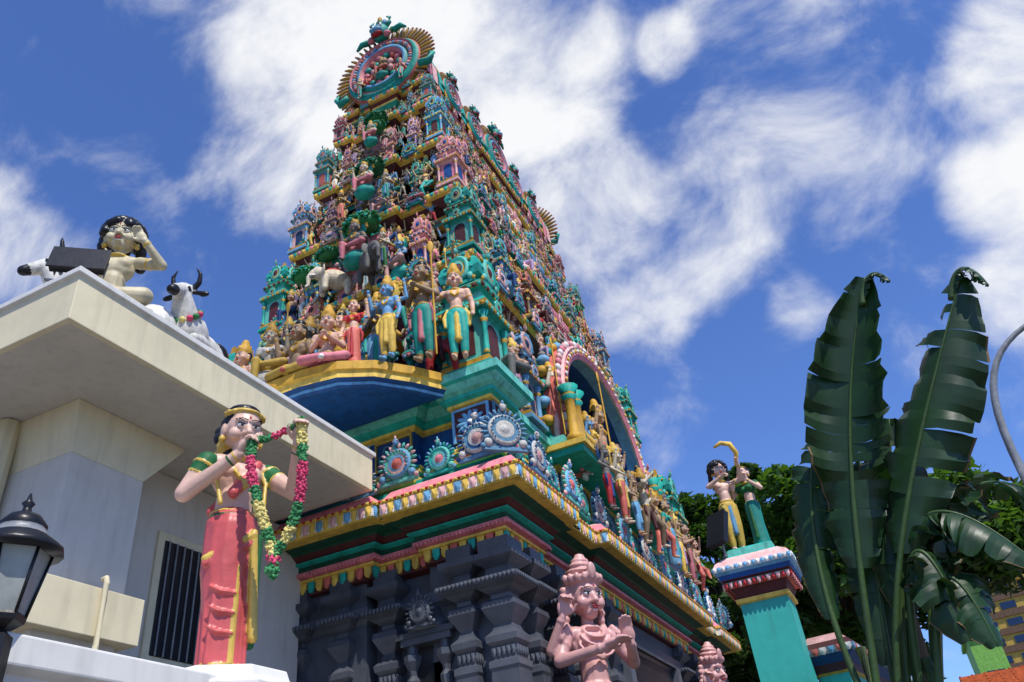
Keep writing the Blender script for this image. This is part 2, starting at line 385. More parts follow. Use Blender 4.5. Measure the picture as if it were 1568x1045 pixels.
F['crs2']=figure('crs2','cross',up,dnL,crown='jata',extra_arms=((1,(.24,.02,.72),(.24,-.04,.93)),)); F['lal1']=figure('lal1','lalita',up,((.19,-.03,.66),(.18,-.14,.58)),prop='halo')
F['lal2']=figure('lal2','lalita',dn,upL,fem=True,crown='kirita'); F['win1']=figure('win1','stand',an,anL,prop='wings')
F['str3']=figure('str3','stride',((-.2,-.1,.85),(-.1,-.2,.98)),((.24,.02,.72),(.34,-.02,.82)),crown='kirita',prop='halo',hr=(.1,0,.5))
F['dan2']=figure('dan2','dance',dn,((.22,-.05,.86),(.1,-.12,1.05)),crown='jata',extra_arms=((-1,(-.25,.02,.84),(-.32,-.02,1.0)),),hr=(0,.2,-.4))
STAND=['std1','std2','std3','std4','dan1','str1','str2','win1','str3','dan2']; SEAT=['crs1','crs2','lal1','lal2']
SK=['s_tan']*5+['s_bronze']*5+['s_cream']*5+['s_peach']*4+['s_grey']*4+['s_blue']*2+['s_green']*2+['s_pink']*2
CL=['red','yellow','turq','skyblue','pink','coral','white','green','lilac','s_bronze','gold','palepink','s_grey','s_cream','turq','maroon','turq','coral','blue']
def pal(): return {0:random.choice(SK),1:random.choice(CL),4:random.choice(CL),2:random.choice(['gold','gold','yellow','s_bronze'])}
def cowmesh(name,slots):
    B=Body()
    B.E((0,.5,.27),(.23,.5,.23),0); B.E((0,.12,.33),(.2,.25,.26),0); B.E((0,.92,.28),(.24,.24,.24),0); B.E((0,.12,.55),(.08,.14,.09),0)
    B.C((0,.02,.42),(0,-.14,.66),.16,.10,0)
    B.C((0,-.13,.74),(0,-.30,.62),.092,.07,0); B.C((0,-.3,.62),(0,-.37,.575),.066,.056,1); B.E((0,-.10,.79),(.085,.07,.05),0)
    for s in (1,-1):
        B.chain([(s*.08,-.08,.79),(s*.14,-.09,.86),(s*.15,-.11,.96),(s*.1,-.12,1.05)],[.036,.03,.022,.008],1)
        B.C((s*.09,-.08,.74),(s*.21,-.06,.72),.024,.03,1); B.E((s*.2,-.06,.715),(.06,.02,.036),1)
        B.E((s*.075,-.17,.715),(.028,.035,.032),1)
        B.chain([(s*.15,.12,.18),(s*.2,-.14,.08),(s*.17,.12,.05)],[.09,.06,.04],0); B.C((s*.17,.12,.05),(s*.17,.18,.045),.042,.045,1)
        B.chain([(s*.2,.85,.2),(s*.28,.55,.1),(s*.24,.8,.05)],[.13,.07,.045],0); B.C((s*.24,.8,.05),(s*.24,.7,.04),.04,.045,1)
        B.D.ell((s*.092,-.19,.722),(.012,.022,.018),2)
    B.E((.1,.6,.36),(.14,.18,.14),1); B.chain([(0,1.12,.36),(.1,1.22,.2),(.16,1.1,.06)],[.03,.022,.03],0)
    for i in range(14):
        a=6.28*i/14; B.D.ell((.17*math.cos(a),-.03+.1*math.sin(a),.47+.12*math.sin(a)),(.035,.035,.035),[3,4,5][i%3])
    return B.build(name,.013,slots,2)
COW=cowmesh('cow_m',['white','black','black','flpink','flgreen','flyellow'])
def elephant(name,slots):
    B=Body(); B.E((0,.35,.5),(.27,.45,.28),0); B.E((0,-.1,.62),(.17,.18,.2),0)
    B.chain([(0,-.24,.6),(0,-.36,.4),(0,-.36,.15),(0,-.42,.1)],[.1,.07,.045,.035],0)
    for s in (1,-1):
        B.E((s*.22,-.02,.6),(.12,.03,.18),0); B.C((s*.08,-.22,.48),(s*.11,-.4,.42),.025,.01,1)
        for y in (.05,.65): B.C((s*.15,y,.4),(s*.15,y,.06),.1,.085,0)
    B.E((0,.3,.72),(.2,.25,.1),2)
    return B.build(name,.02,slots)
ELE=elephant('eleph',['s_grey','white','red'])
# ---------------------------------------------------------------- ornaments
def kudu_into(mb,M,sl=(0,1,2,3),n=18):
    o=mb.M; mb.M=o@M; a,b,c,d=sl
    mb.lathe([(.80,.12,a),(.80,-.04,a),(.74,-.12,a),(.62,-.25,b),(.50,-.10,a),(.42,-.2,c),(.30,-.12,b),(.18,-.22,d),(.02,-.26,d)],20,axis='y')
    for i in range(n):
        t=math.radians(-38)+math.radians(256)*i/(n-1); R=Matrix.Rotation(-(t-math.pi/2),3,'Y')
        mb.ell((.9*math.cos(t),-.06,.9*math.sin(t)),(.085,.09,.17),(c,a)[i%2],R,6,4)
        if n>12: mb.ell((.62*math.cos(t),-.25,.62*math.sin(t)),(.045,.05,.045),(b,c)[i%2],R,5,4)
    mb.ell((0,-.16,1.08),(.16,.13,.2),b,None,8,5); mb.ell((0,-.2,1.28),(.07,.07,.14),c,None,6,4)
    for s in (1,-1):
        mb.ell((s*.78,-.1,-.62),(.2,.14,.2),b,None,8,5); mb.ell((s*1.0,-.08,-.78),(.14,.1,.14),c,None,6,4); mb.ell((s*.12,-.22,1.12),(.05,.05,.05),d,None,6,4)
    mb.box(-1.02,1.02,-.1,.12,-.95,-.78,a)
    mb.M=o
mb=MB(); kudu_into(mb,I4); KUDU=mb.mesh('kudu',['turq','skyblue','gold','pink'])
def kuta_into(mb,hx=.5,hy=.5,H=2.2):
    f=H/2.2; pl=[(-hx,-hy),(hx,-hy),(hx,hy),(-hx,hy)]
    mb.sweep(pl,[(o,z*f,m) for o,z,m in [(0,0,0),(0,.08,0),(-.04,.1,2),(-.04,.17,2),(-.1,.2,0),(-.14,.22,1),(-.14,.86,1),(-.08,.9,0),(.02,.93,0),(.04,1.0,2),(0,1.06,0),(-.08,1.12,0),(-.14,1.13,1),(-.14,1.26,1),(-.06,1.3,0),(-.03,1.37,2),(-.1,1.43,0),(-.2,1.45,1),(-.2,1.53,1),(-.1,1.58,0),(-.07,1.7,0),(-.12,1.84,0),(-.24,1.98,0),(-.38,2.06,2),(-.44,2.1,2),(-.46,2.25,2)]])
    mb.petals(pl,.02,.98*f,.1,.07,.02,[1,2],minlen=.05); mb.petals(pl,-.04,1.35*f,.1,.06,.02,[0,3],minlen=.05)
    for sx in (1,-1):
        for sy in (1,-1):
            mb.lathe([(.075,.2*f,0),(.05,.26*f,2),(.05,.7*f,0),(.08,.75*f,2),(.05,.79*f,0),(.1,.87*f,0)],8,c=(sx*(hx-.1),sy*(hy-.1),0))
    for k,(dx,h) in enumerate(((hy,hx),(hx,hy),(hy,hx),(hx,hy))):
        o=mb.M; mb.M=o@Matrix.Rotation(k*math.pi/2,4,'Z')
        mb.box(-h*.35,h*.35,-dx+.12,-dx+.2,.28*f,.72*f,3); mb.ell((0,-dx+.13,.72*f),(h*.35,.02,.1),3)
        kudu_into(mb,Matrix.Translation((0,-dx+.1,1.72*f))@Matrix.Scale(.3,4),(0,1,2,3),9)
        kudu_into(mb,Matrix.Translation((0,-dx-.02,1.08*f))@Matrix.Scale(.15,4),(1,0,2,3),7)
        mb.M=o
KS=['turq','seafoam','gold','maroon']
mb=MB(); kuta_into(mb); KUTA=mb.mesh('kuta',KS)
mb=MB(); kuta_into(mb,1.1,.45); SHALA=mb.mesh('shala',KS)
mb=MB(); kuta_into(mb,.34,.4,2.0); PANJ=mb.mesh('panjara',KS)
def canopy_mesh():
    B=MB()
    for i in range(220):
        a=U(0,6.28);t=U(0,1.9); p=Vector((math.sin(t)*math.cos(a)*U(.7,1),math.sin(t)*math.sin(a)*.8,math.cos(t)*.6))
        B.ell(p,(U(.07,.14),U(.07,.13),U(.05,.1)),random.choice([0,0,1]),Euler((U(-.8,.8),U(-.8,.8),0)).to_matrix(),6,4)
    B.ell((0,0,0),(.85,.7,.5),0); return B.mesh('canopy',['green','turq'])
CANO=canopy_mesh()
ARP=[('turq','seafoam','gold','maroon'),('skyblue','turq','yellow','maroon'),('palepink','pink','gold','blue'),('pink','palepink','turq','maroon'),('seafoam','skyblue','gold','coral'),('skyblue','palepink','gold','navy'),('s_tan','palepink','turq','maroon'),('yellow','pink','palepink','maroon'),('s_cream','pink','gold','maroon'),('s_bronze','coral','yellow','navy'),('lilac','palepink','gold','maroon'),('turq','skyblue','pink','navy')]
def ap(i=None):
    p=random.choice(ARP) if i is None else ARP[i]; return {k:p[k] for k in range(4)}
# ---------------------------------------------------------------- GOPURAM
G=empty('temple_gopuram'); XC,YC=-5.8,12.3
def splan(hx,hy,cw,d,mx,my,md):
    def side(h,w,c,d,m,md):
        return [(-w,-h),(-w+c,-h),(-w+c,-h+d),(-m,-h+d),(-m,-h+d-md),(m,-h+d-md),(m,-h+d),(w-c,-h+d),(w-c,-h)]
    P=[]
    for k,(h,w,m) in enumerate(((hy,hx,mx),(hx,hy,my),(hy,hx,mx),(hx,hy,my))):
        a=k*math.pi/2
        for x,y in side(h,w,cw,d,m,md): P.append((XC+x*math.cos(a)-y*math.sin(a),YC+x*math.sin(a)+y*math.cos(a)))
    return P
def spot(side,s,out,hx,hy):
    if side==0: return (XC+s,YC-hy-out),0
    if side==1: return (XC+hx+out,YC+s),math.pi/2
    if side==2: return (XC-s,YC+hy+out),math.pi
    return (XC-hx-out,YC-s),-math.pi/2
mb=MB()
P0=splan(2.3,4.7,.9,.14,.6,2.2,.2)
mb.sweep(P0,[(.25,-1.6,'stone'),(.25,-1.3,'stone2'),(.18,-1.25,'stone'),(.2,-1.0,'stone'),(.3,-.95,'stone2'),(.3,-.8,'stone'),(.05,-.75,'stone2'),(0,-.7,'stone'),(0,2.55,'stone'),(.05,2.6,'stone2'),(.05,2.72,'stone2'),(0,2.74,'stone'),(0,3.1,'stone')])
P1=splan(2.36,4.76,.95,.1,.7,2.3,.15)
mb.sweep(P1,[(-.1,3.0,'maroon'),(.02,3.02,'maroon'),(.02,3.16,'maroon'),(.07,3.17,'yellow'),(.07,3.2,'yellow'),(.05,3.21,'red'),(.12,3.25,'pink'),(.12,3.27,'pink'),(.1,3.28,'dkgreen'),(.1,3.34,'dkgreen'),(.16,3.36,'turq'),(.16,3.38,'turq'),(.14,3.39,'maroon'),(.22,3.44,'maroon'),(.24,3.46,'dkgreen'),(.42,3.5,'dkgreen')],capt=True)
mb.petals(P1,.03,3.165,.115,.13,.02,['yellow','turq','yellow','coral'])
mb.petals(P1,.12,3.245,.05,.03,.01,['pink'])
P2=splan(2.5,4.96,1.0,.1,.75,2.4,.16)
mb.sweep(P2,[(.1,3.49,'maroon'),(.34,3.48,'yellow'),(.35,3.5,'yellow'),(.35,3.62,'white'),(.37,3.63,'yellow'),(.37,3.66,'yellow'),(.33,3.68,'coral'),(.26,3.78,'pink'),(.12,3.86,'palepink'),(.05,3.9,'turq'),(.05,3.94,'turq'),(-.1,3.96,'turq')])
mb.petals(P2,.345,3.615,.095,.125,.02,['yellow','palepink','yellow','skyblue'])
mb.petals(P2,.362,3.66,.05,.03,.012,['red','yellow'])
P3=splan(2.5,4.86,.85,.34,1.35,2.5,.22)
mb.sweep(P3,[(-.15,3.95,'turq'),(-.08,3.97,'turq'),(-.08,4.06,'seafoam'),(-.02,4.08,'yellow'),(-.02,4.13,'yellow'),(-.07,4.15,'coral'),(-.07,4.19,'coral'),(-.02,4.21,'turq'),(-.02,4.25,'yellow'),(-.08,4.3,'yellow'),(-.14,4.33,'gold'),(-.14,4.36,'blue'),(-.17,4.38,'blue'),(-.17,4.86,'blue'),(-.12,4.88,'yellow'),(-.12,4.92,'yellow'),(-.06,4.95,'turq'),(-.06,5.0,'turq'),(.0,5.03,'seafoam'),(.06,5.1,'seafoam'),(.1,5.13,'turq'),(.1,5.24,'seafoam'),(.05,5.26,'turq')])
mb.petals(P3,-.02,4.295,.11,.04,.012,['turq','yellow'])
for sg in (1,-1):
    B=[(1.84,0.1),(1.6,-.3),(1.3,-.68),(.95,-.9),(.5,-.98),(-.5,-.98),(-.95,-.9),(-1.3,-.68),(-1.6,-.3),(-1.84,.1)]
    pl=[(XC+x*sg,YC+sg*(-4.95+y)) for x,y in B]; pl=pl[::-1]
    mb.sweep(pl,[(-.06,4.98,'blue'),(-.02,5.0,'blue'),(-.02,5.04,'skyblue'),(.04,5.07,'blue'),(.04,5.16,'yellow'),(.07,5.17,'yellow'),(.07,5.28,'gold'),(.0,5.29,'maroon')])
T=[(5.25,8.0,2.0,4.01),(8.0,9.77,1.73,3.77),(9.77,11.3,1.41,3.57),(11.3,12.8,1.14,3.36),(12.8,13.7,1.02,3.24)]
tc=['turq','skyblue','palepink','turq','pink']
for i,(z0,z1,hx,hy) in enumerate(T):
    c1=tc[i]; c2=['skyblue','palepink','turq','pink','turq'][i]
    pl=splan(hx,hy,hx*.36,.1,hx*.34,hy*.3,.16); w=-.34 if i<4 else -.15
    mb.sweep(pl,[(w+.14,z0-.02,c2),(w+.14,z0+.08,c2),(w+.08,z0+.1,'yellow'),(w+.08,z0+.16,'yellow'),(w,z0+.2,c1),(w,z1-.42,'maroon'),(w+.1,z1-.36,c2),(w+.1,z1-.3,'yellow'),(w+.16,z1-.26,'maroon'),(-.06,z1-.16,'maroon'),(0,z1-.14,'yellow'),(.02,z1-.06,'yellow'),(.0,z1-.03,c2),(-.06,z1,c2)])
    mb.petals(pl,.005,z1-.05,.09,.075,.015,['yellow','turq','pink'])
TOP=13.7
hx,hy=1.0,3.2; n=18; prof=[]
for k in range(n+1):
    t=math.pi*k/n; prof.append((XC+math.cos(t)*(1.0+.12*math.sin(2*t)**2),TOP+.18+max(0,math.sin(t))**.8*1.25))
mb.box(XC-.9,XC+.9,YC-3.05,YC+3.05,TOP-.02,TOP+.2,'pink')
ny=26
for j in range(ny):
    y0=YC-hy+2*hy*j/ny; y1=YC-hy+2*hy*(j+.86)/ny
    vs=[(x,y0,z) for x,z in prof]+[(x,y1,z) for x,z in prof]+[(XC+(x-XC)*.96,y1,TOP+.18+(z-TOP-.18)*.96) for x,z in prof]+[(XC+(x-XC)*.96,y0+2*hy/ny,TOP+.18+(z-TOP-.18)*.96) for x,z in prof]
    fs=[];ms=[]
    m=n+1
    for k in range(n):
        for q in range(3): fs.append((q*m+k,q*m+k+1,(q+1)*m+k+1,(q+1)*m+k)); ms.append('maroon' if q else ['pink','palepink','turq','gold'][(k//2+j)%4])
    mb.add(vs,fs,ms)
mb.obj('tower_body',G)
mb=MB()
def gable(mb,M,w=1):
    o=mb.M; mb.M=o@M
    mb.lathe([(1.0,.2,'maroon'),(1.0,0,'gold'),(.95,-.06,'coral'),(.86,-.16,'turq'),(.84,-.08,'pink'),(.7,-.06,'palepink'),(.66,-.16,'turq'),(.58,-.16,'skyblue'),(.54,-.02,'pink'),(.3,.0,'coral'),(.02,.02,'turq')],40,axis='y')
    for i in range(41):
        t=math.radians(-35)+math.radians(250)*i/40; R=Matrix.Rotation(-(t-math.pi/2),3,'Y')
        mb.ell((1.12*math.cos(t),0,1.12*math.sin(t)),(.042,.05,.21),'gold' if i%2 else 's_tan',R,6,5)
        mb.ell((1.3*math.cos(t),0,1.3*math.sin(t)),(.03,.03,.05),'s_tan' if i%2 else 'coral',R,6,4)
        mb.ell((.77*math.cos(t),-.1,.77*math.sin(t)),(.05,.06,.06),['coral','skyblue','palepink'][i%3],R,6,4)
    for i in range(14):
        t=2*math.pi*i/14; mb.ell((.44*math.cos(t),-.06,.44*math.sin(t)),(.09,.06,.09),['turq','pink','coral'][i%3],None,8,5)
        if i%2: mb.ell((.24*math.cos(t),-.08,.24*math.sin(t)),(.08,.07,.1),['s_tan','palepink','turq'][i%3],None,8,5)
    mb.ell((0,-.16,1.22),(.24,.2,.26),'turq',None,12,8); mb.ell((0,-.32,1.14),(.15,.1,.1),'skyblue'); mb.ell((0,-.3,1.02),(.16,.08,.05),'red')
    for s in (1,-1):
        mb.ell((s*.1,-.34,1.27),(.06,.04,.05),'eyewhite'); mb.ell((s*.1,-.38,1.27),(.025,.02,.025),'black')
        mb.tube([(s*.14,-.15,1.4),(s*.26,-.15,1.52),(s*.27,-.15,1.68),(s*.18,-.15,1.78)],[.07,.055,.04,.015],'turq'); mb.ell((s*.3,-.12,1.2),(.08,.05,.12),'green'); mb.ell((s*.22,-.2,1.02),(.1,.08,.08),'pink')
        mb.tube([(s*.35,-.12,1.15),(s*.55,-.12,1.2),(s*.68,-.12,1.05)],[.08,.07,.03],'turq'); mb.tube([(s*.95,-.05,-.45),(s*1.2,-.05,-.5),(s*1.3,-.05,-.3),(s*1.2,-.05,-.2)],[.1,.09,.06,.03],'turq')
    mb.ell((0,-.16,1.55),(.11,.1,.14),'green'); mb.ell((0,-.16,1.74),(.06,.06,.12),'gold')
    for s in (.16,-.16,.0): mb.ell((s,-.2,1.5),(.06,.06,.1),'skyblue')
    mb.M=o
gable(mb,Matrix.Translation((XC,YC-hy-.02,TOP+.78))@Matrix.Scale(.92,4))
gable(mb,Matrix.Translation((XC,YC+hy+.02,TOP+.78))@Matrix.Rotation(math.pi,4,'Z')@Matrix.Scale(.92,4))
for sg in (0,1):
    R=Matrix.Translation((XC,YC,0))@Matrix.Rotation(sg*math.pi,4,'Z')
    for dy in (-2.1,-1.05,0,1.05,2.1):
        sc_=.62 if dy==0 else .4
        gable(mb,R@Matrix.Translation((.98,dy,TOP+.55))@Matrix.Rotation(math.pi/2,4,'Z')@Matrix.Scale(sc_,4))
mb.obj('roof_gables',G)
inst(F['lal1'],'figure_lal1',G,(XC,YC-hy-.12,TOP+.42),0,.75,{0:'s_tan',1:'coral',4:'turq'})
for s in (1,-1): inst(F['win1'],'figure_win1',G,(XC+s*.5,YC-hy-.2,TOP+.02),s*.3,.55,pal())
def fig(kind,x,y,z,rz,h,parent=G,p=None):
    return inst(F[kind],'figure_'+kind,parent,(x,y,z),rz+U(-.4,.4),h,p or pal())
LED=[(5.27,2.6,4.95)]+[(t[1]+.0,t[2],t[3]) for t in T[:4]]
for i,(z0,z1,thx,thy) in enumerate(T):
    lz,lhx,lhy=LED[i]; H=z1-z0
    if i==0: lhx,lhy=2.48,4.85
    ks=[.74,.5,.42,.36,.26][i]; kz=(H*.86)/2.2
    if i==0: kz=.98
    for side in range(4):
        hw=lhx if side%2==0 else lhy
        ins=[.38,.2,.17,.15,.1][i]
        (x,y),r=spot(side,hw-ins,-ins,lhx,lhy)
        inst(KUTA,'corner_shrine',G,(x,y,lz),r,(ks*1.0,ks*1.0,kz),ap([0,0,2,1,4][i] if side in(0,) else ([0,0,5,4,3][i])))
        if i<4:
            (x,y),r=spot(side,0,-(.62 if i==0 else .22),lhx,lhy)
            if not(i==0 and side in(1,3)): inst(SHALA,'centre_shrine',G,(x,y,lz),r,(ks*.8,ks*.7,kz*.92),ap([5,3,5,2][i]))
        if side%2==1:
            for f in (-.68,-.42,.42,.68,-.2,.2):
                if i==0 and abs(f)<.5: continue
                if i==0: f*=.92
                (x,y),r=spot(side,hw*f,-(.45 if i==0 else .2),lhx,lhy); inst(PANJ,'side_shrine',G,(x,y,lz),r,(ks*1.15,ks*1.0,kz*.9),ap())
        else:
            for f in (-.52,.52):
                (x,y),r=spot(side,hw*f,-(.55 if i==0 else .2),lhx,lhy); inst(PANJ,'side_shrine',G,(x,y,lz),r,(ks*.85,ks*.9,kz*.9),ap())
        fh=[1.1,.72,.6,.52,.4][i]
        rows=[(lz,-.1 if i else -.16,fh,.42),(lz+H*.36,-.3 if i else -.62,fh*.8,.44),(lz+H*.6,-.36 if i else -.72,fh*.75,.46)]
        for ri,(zz,out,h,sp) in enumerate(rows):
            nn=int(2*(hw-ins*1.2)/(h*sp)); 
            for q in range(nn):
                s=-(hw-ins*1.4)+2*(hw-ins*1.4)*(q+.5)/nn+U(-.05,.05)
                if i==0 and side in (1,3) and abs(s)<2.1: continue
                if i==0 and side in(0,2) and ri==0 and abs(s)<1.5: continue
                if rnd()<.1: continue
                kd=random.choice(STAND+SEAT if ri==0 else SEAT+STAND)
                (x,y),r=spot(side,s,out+U(-.05,.04),lhx,lhy)
                zz2=zz+U(-.08,.08) if ri else zz
                fig(kd,x,y,zz2,r,h*U(.75,1.18)*(1.25 if kd in SEAT else 1))
        hw2=thx if side%2==0 else thy; kr=[.19,.155,.135,.12,.1][i]; nk=max(3,int(2*hw2/(kr*3.3)))
        for q in range(nk):
            s=-hw2+2*hw2*(q+.5)/nk
            (x,y),r=spot(side,s,-.02,thx,thy); inst(KUDU,'horseshoe_ornament',G,(x,y,z1-.02+kr*.4),r,kr*U(.9,1.15),ap())
mb=MB()
for i,(z0,z1,thx,thy) in enumerate(T[:4]):
    lz,lhx,lhy=LED[i]; H=z1-z0
    for f,o in ((.36,-.22),(.6,-.26)):
        pl=splan(thx,thy,thx*.36,.1,thx*.34,thy*.3,.16)
        cc=random.choice(['turq','palepink','skyblue'])
        mb.sweep(pl,[(-.36,lz+H*f-.1,'maroon'),(o+.18,lz+H*f-.05,'yellow'),(o+.2,lz+H*f-.01,cc),(-.36,lz+H*f,cc)])
mb.obj('ledges',G)
for (z,y,s,zc) in ((8.05,8.05,1.0,1.15),(9.8,8.3,.85,.98),(11.32,8.5,.62,.75)):
    inst(F['lal1'],'figure_lal1',G,(XC+.05,y-.02,z+.25),0,1.15*s,{0:'s_grey' if s==1 else 's_cream',1:'pink',4:'turq'})
    inst(CANO,'leaf_canopy',G,(XC+.05,y+.15,z+zc+.12),0,(.40*s,.3*s,.3*s))
    for q in (-1,1):
        inst(F['win1'],'figure_win1',G,(XC+q*.55*s,y+.02,z),0,.75*s,pal()); 
inst(ELE,'elephant_figure',G,(XC+.45,7.95,8.02),.9,.62); inst(ELE,'elephant_figure',G,(XC-.55,7.98,8.02),-.7,.6,{0:'s_cream'})
inst(CANO,'leaf_canopy',G,(XC-1.05,8.15,8.7),0,(.26,.22,.22)); inst(CANO,'leaf_canopy',G,(XC-.45,7.98,8.75),0,(.24,.2,.18))
inst(CANO,'leaf_canopy',G,(XC,8.75,12.55),0,(.28,.25,.2))
for (k,x,y,h,p) in (('std2',-3.98,7.0,1.42,{0:'s_tan',1:'turq',2:'gold',4:'pink'}),('std4',-4.32,6.72,1.1,{0:'s_blue',1:'yellow',2:'gold',4:'yellow'}),
    ('std3',-4.75,6.62,.95,{0:'s_peach',1:'coral',2:'gold',4:'red'}),('crs1',-5.05,6.5,1.3,{0:'s_peach',1:'pink',2:'gold',4:'white'}),('crs2',-5.5,6.5,1.35,{0:'s_tan',1:'yellow',2:'gold',4:'coral'}),
    ('lal2',-5.95,6.5,1.15,{0:'s_cream',1:'yellow',2:'gold',4:'white'}),('crs1',-6.4,6.52,1.3,{0:'s_peach',1:'white',2:'gold',4:'yellow'}),('crs2',-6.75,6.7,1.25,pal()),('lal1',-7.1,6.95,1.1,pal()),
    ('std1',-3.62,7.22,1.3,{0:'s_peach',1:'turq',2:'gold',4:'yellow'}),('std2',-5.2,6.95,1.1,pal()),('std1',-5.75,7.0,1.2,pal()),('std3',-6.3,7.0,1.1,pal()),('win1',-4.7,7.05,1.2,pal()),('crs1',-7.6,7.2,1.1,pal()),('std4',-8.0,7.35,1.0,{0:'s_pink',1:'pink',2:'gold',4:'turq'}),('crs2',-8.3,7.5,1.1,{0:'s_tan',1:'palepink',2:'gold',4:'s_bronze'})):
    inst(F[k],'figure_'+k,G,(x,y,5.29),U(-.1,.5),h,p)
mb=MB()
for sg in (0,1):
    mb.M=Matrix.Translation((XC,YC-.3 if sg==0 else YC+.3,0))@Matrix.Rotation(sg*math.pi,4,'Z')
    n=36; rx,rz,zc=1.85,1.5,6.0; xo,xi=2.5,1.62
    def arc(t,k): return (rx*k*math.cos(t),zc+rz*k*math.sin(t))
    ts=[math.radians(-42+264*k/n) for k in range(n+1)]
    rings=[(1.0,xi,'blue'),(1.0,xo-.25,'blue'),(1.0,xo-.24,'skyblue'),(1.0,xo-.05,'skyblue'),(.98,xo,'white'),(1.03,xo+.04,'pink'),(1.09,xo,'pink'),(1.11,xo+.04,'white'),(1.13,xo,'palepink'),(1.14,xo-.3,'coral'),(1.10,xi,'turq')]
    vs=[];fs=[];ms=[]
    for (k,x,m) in rings:
        for t in ts: a,b=arc(t,k); vs.append((x,a,b))
    m_=n+1
    for q in range(len(rings)-1):
        for k in range(n): fs.append((q*m_+k,q*m_+k+1,(q+1)*m_+k+1,(q+1)*m_+k)); ms.append(rings[q+1][2])
    mb.add(vs,fs,ms)
    mb.add([(xi+.02,0,zc)]+[(xi+.02,)+arc(t,1.02) for t in ts],[(0,k+1,k+2) for k in range(n)],'blue')
    for k in range(54):
        t=math.radians(-42+264*k/53); a,b=arc(t,1.15); R=Matrix.Rotation(-(t-math.pi/2),3,'X').inverted()
        mb.ell((xo-.03,a,b),(.05,.075,.07),['palepink','pink','white'][k%3],None,8,5)
        a,b=arc(t,1.06); mb.ell((xo+.04,a,b),(.025,.04,.04),['yellow','white'][k%2],None,6,4)
        if k%2: a,b=arc(t,1.17); mb.ell((xo-.3,a,b),(.12,.09,.10),['turq','skyblue','gold'][k//2%3],None,8,5)
    mb.box(1.6,2.75,-2.3,2.3,4.92,5.02,'turq'); mb.box(1.6,2.8,-2.35,2.35,5.02,5.1,'yellow')
    for s in (1,-1):
        for dy in (1.95,2.2): mb.lathe([(.13,5.1,'turq'),(.13,5.2,'gold'),(.08,5.25,'gold'),(.075,5.8,'gold'),(.12,5.86,'turq'),(.08,5.92,'gold'),(.16,6.02,'turq')],12,c=(2.62,s*dy,0))
    mb.M=I4
mb.obj('arch_hood',G)
for sg in (0,1):
    ca=math.cos(sg*math.pi); rz_=math.pi/2+sg*math.pi
    for deg in range(15,170,13):
        t=math.radians(deg); 
        if rnd()<.15: continue
        inst(F[random.choice(SEAT+['std2','win1'])],'figure_on_arch',G,(XC+2.15*ca,YC+(-.3+1.85*1.15*math.cos(t))*ca,6.0+1.5*1.15*math.sin(t)-.05),rz_+U(-.3,.3),U(.42,.6),pal())
    for (k,dy,h,z,o) in (('std1',0,1.6,5.1,2.35),('std3',-.6,1.15,5.1,2.4),('std3',.6,1.15,5.1,2.4),('lal1',-1.15,1.1,5.1,2.5),('crs1',1.1,1.1,5.1,2.5),('std2',1.55,1.0,5.1,2.5),('str1',-1.6,1.0,5.1,2.5)):
        inst(F[k],'figure_'+k,G,(XC+o*ca,YC+(dy-.3)*ca,z),rz_,h,{0:random.choice(['s_blue','s_peach','s_tan']),1:random.choice(['red','coral','turq','yellow']),2:'gold',4:random.choice(['yellow','green','pink'])})
    for q in range(9):
        dy=-2.4+q*.6
        p=pal(); p[1]=random.choice(['turq','pink','yellow','skyblue','coral','s_bronze','red'])
        k=random.choice(STAND+['std1','std4']); inst(F[k],'figure_'+k,G,(XC+3.0*ca,YC+dy*ca-.2,3.95),rz_,U(.85,1.1),p)
for side in range(4):
    hw=2.72 if side%2==0 else 5.2; step=.5 if side%2==0 else .52; nn=int(2*hw/step)
    for q in range(nn):
        s=-hw+.1+(2*hw-.2)*(q+.5)/nn
        big=(q%2==1)
        (x,y),r=spot(side,s,.03+(.05 if big else 0),2.62,5.08)
        p=[('turq','seafoam','skyblue','pink'),('skyblue','white','blue','palepink'),('skyblue','turq','white','navy'),('seafoam','skyblue','palepink','coral')][q%4]
        inst(KUDU,'horseshoe_ornament',G,(x,y,4.13 if big else 4.06),r,.25 if big else .19,{k:p[k] for k in range(4)})
    cx=[1,1,-1,-1][side]; cy=[-1,1,1,-1][side]
    inst(KUDU,'horseshoe_ornament',G,(XC+cx*2.66,YC+cy*5.12,4.14),[math.pi/4,3*math.pi/4,-3*math.pi/4,-math.pi/4][side],.26,{0:'skyblue',1:'white',2:'skyblue',3:'white'})
mb=MB()
mb.box(-.5,.5,-.03,.02,-.5,.5,0); 
for (a,b,c,d) in ((-.5,.5,.44,.5),(-.5,.5,-.5,-.44),(-.5,-.44,-.44,.44),(.44,.5,-.44,.44)): mb.box(a,b,-.07,-.02,c,d,1)
for q in range(12):
    t=2*math.pi*q/12; R=Matrix.Rotation(-(t-math.pi/2),3,'Y'); mb.ell((.23*math.cos(t),-.06,.23*math.sin(t)),(.07,.04,.17),2,R,8,5)
mb.ell((0,-.08,0),(.09,.05,.09),3)
LOT=mb.mesh('lotus_panel',['maroon','skyblue','skyblue','white'])
mb=MB(); mb.box(-1,1,-.02,.02,-.5,.5,0)
for (a,b,c,d) in ((-1,1,.42,.5),(-1,1,-.5,-.42),(-1,-.93,-.42,.42),(.93,1,-.42,.42)): mb.box(a,b,-.06,-.01,c,d,1)
for s in (1,-1):
    for (cx,cz,r,ph) in ((.3,.05,.26,0),(.65,-.1,.22,2),(.12,-.25,.12,1)):
        pts=[(s*(cx+r*(1-k/22)*math.cos(ph+k*.5)),-.05,cz+r*(1-k/22)*math.sin(ph+k*.5)) for k in range(22)]; mb.tube(pts,[.035-.001*k for k in range(22)],2,6)
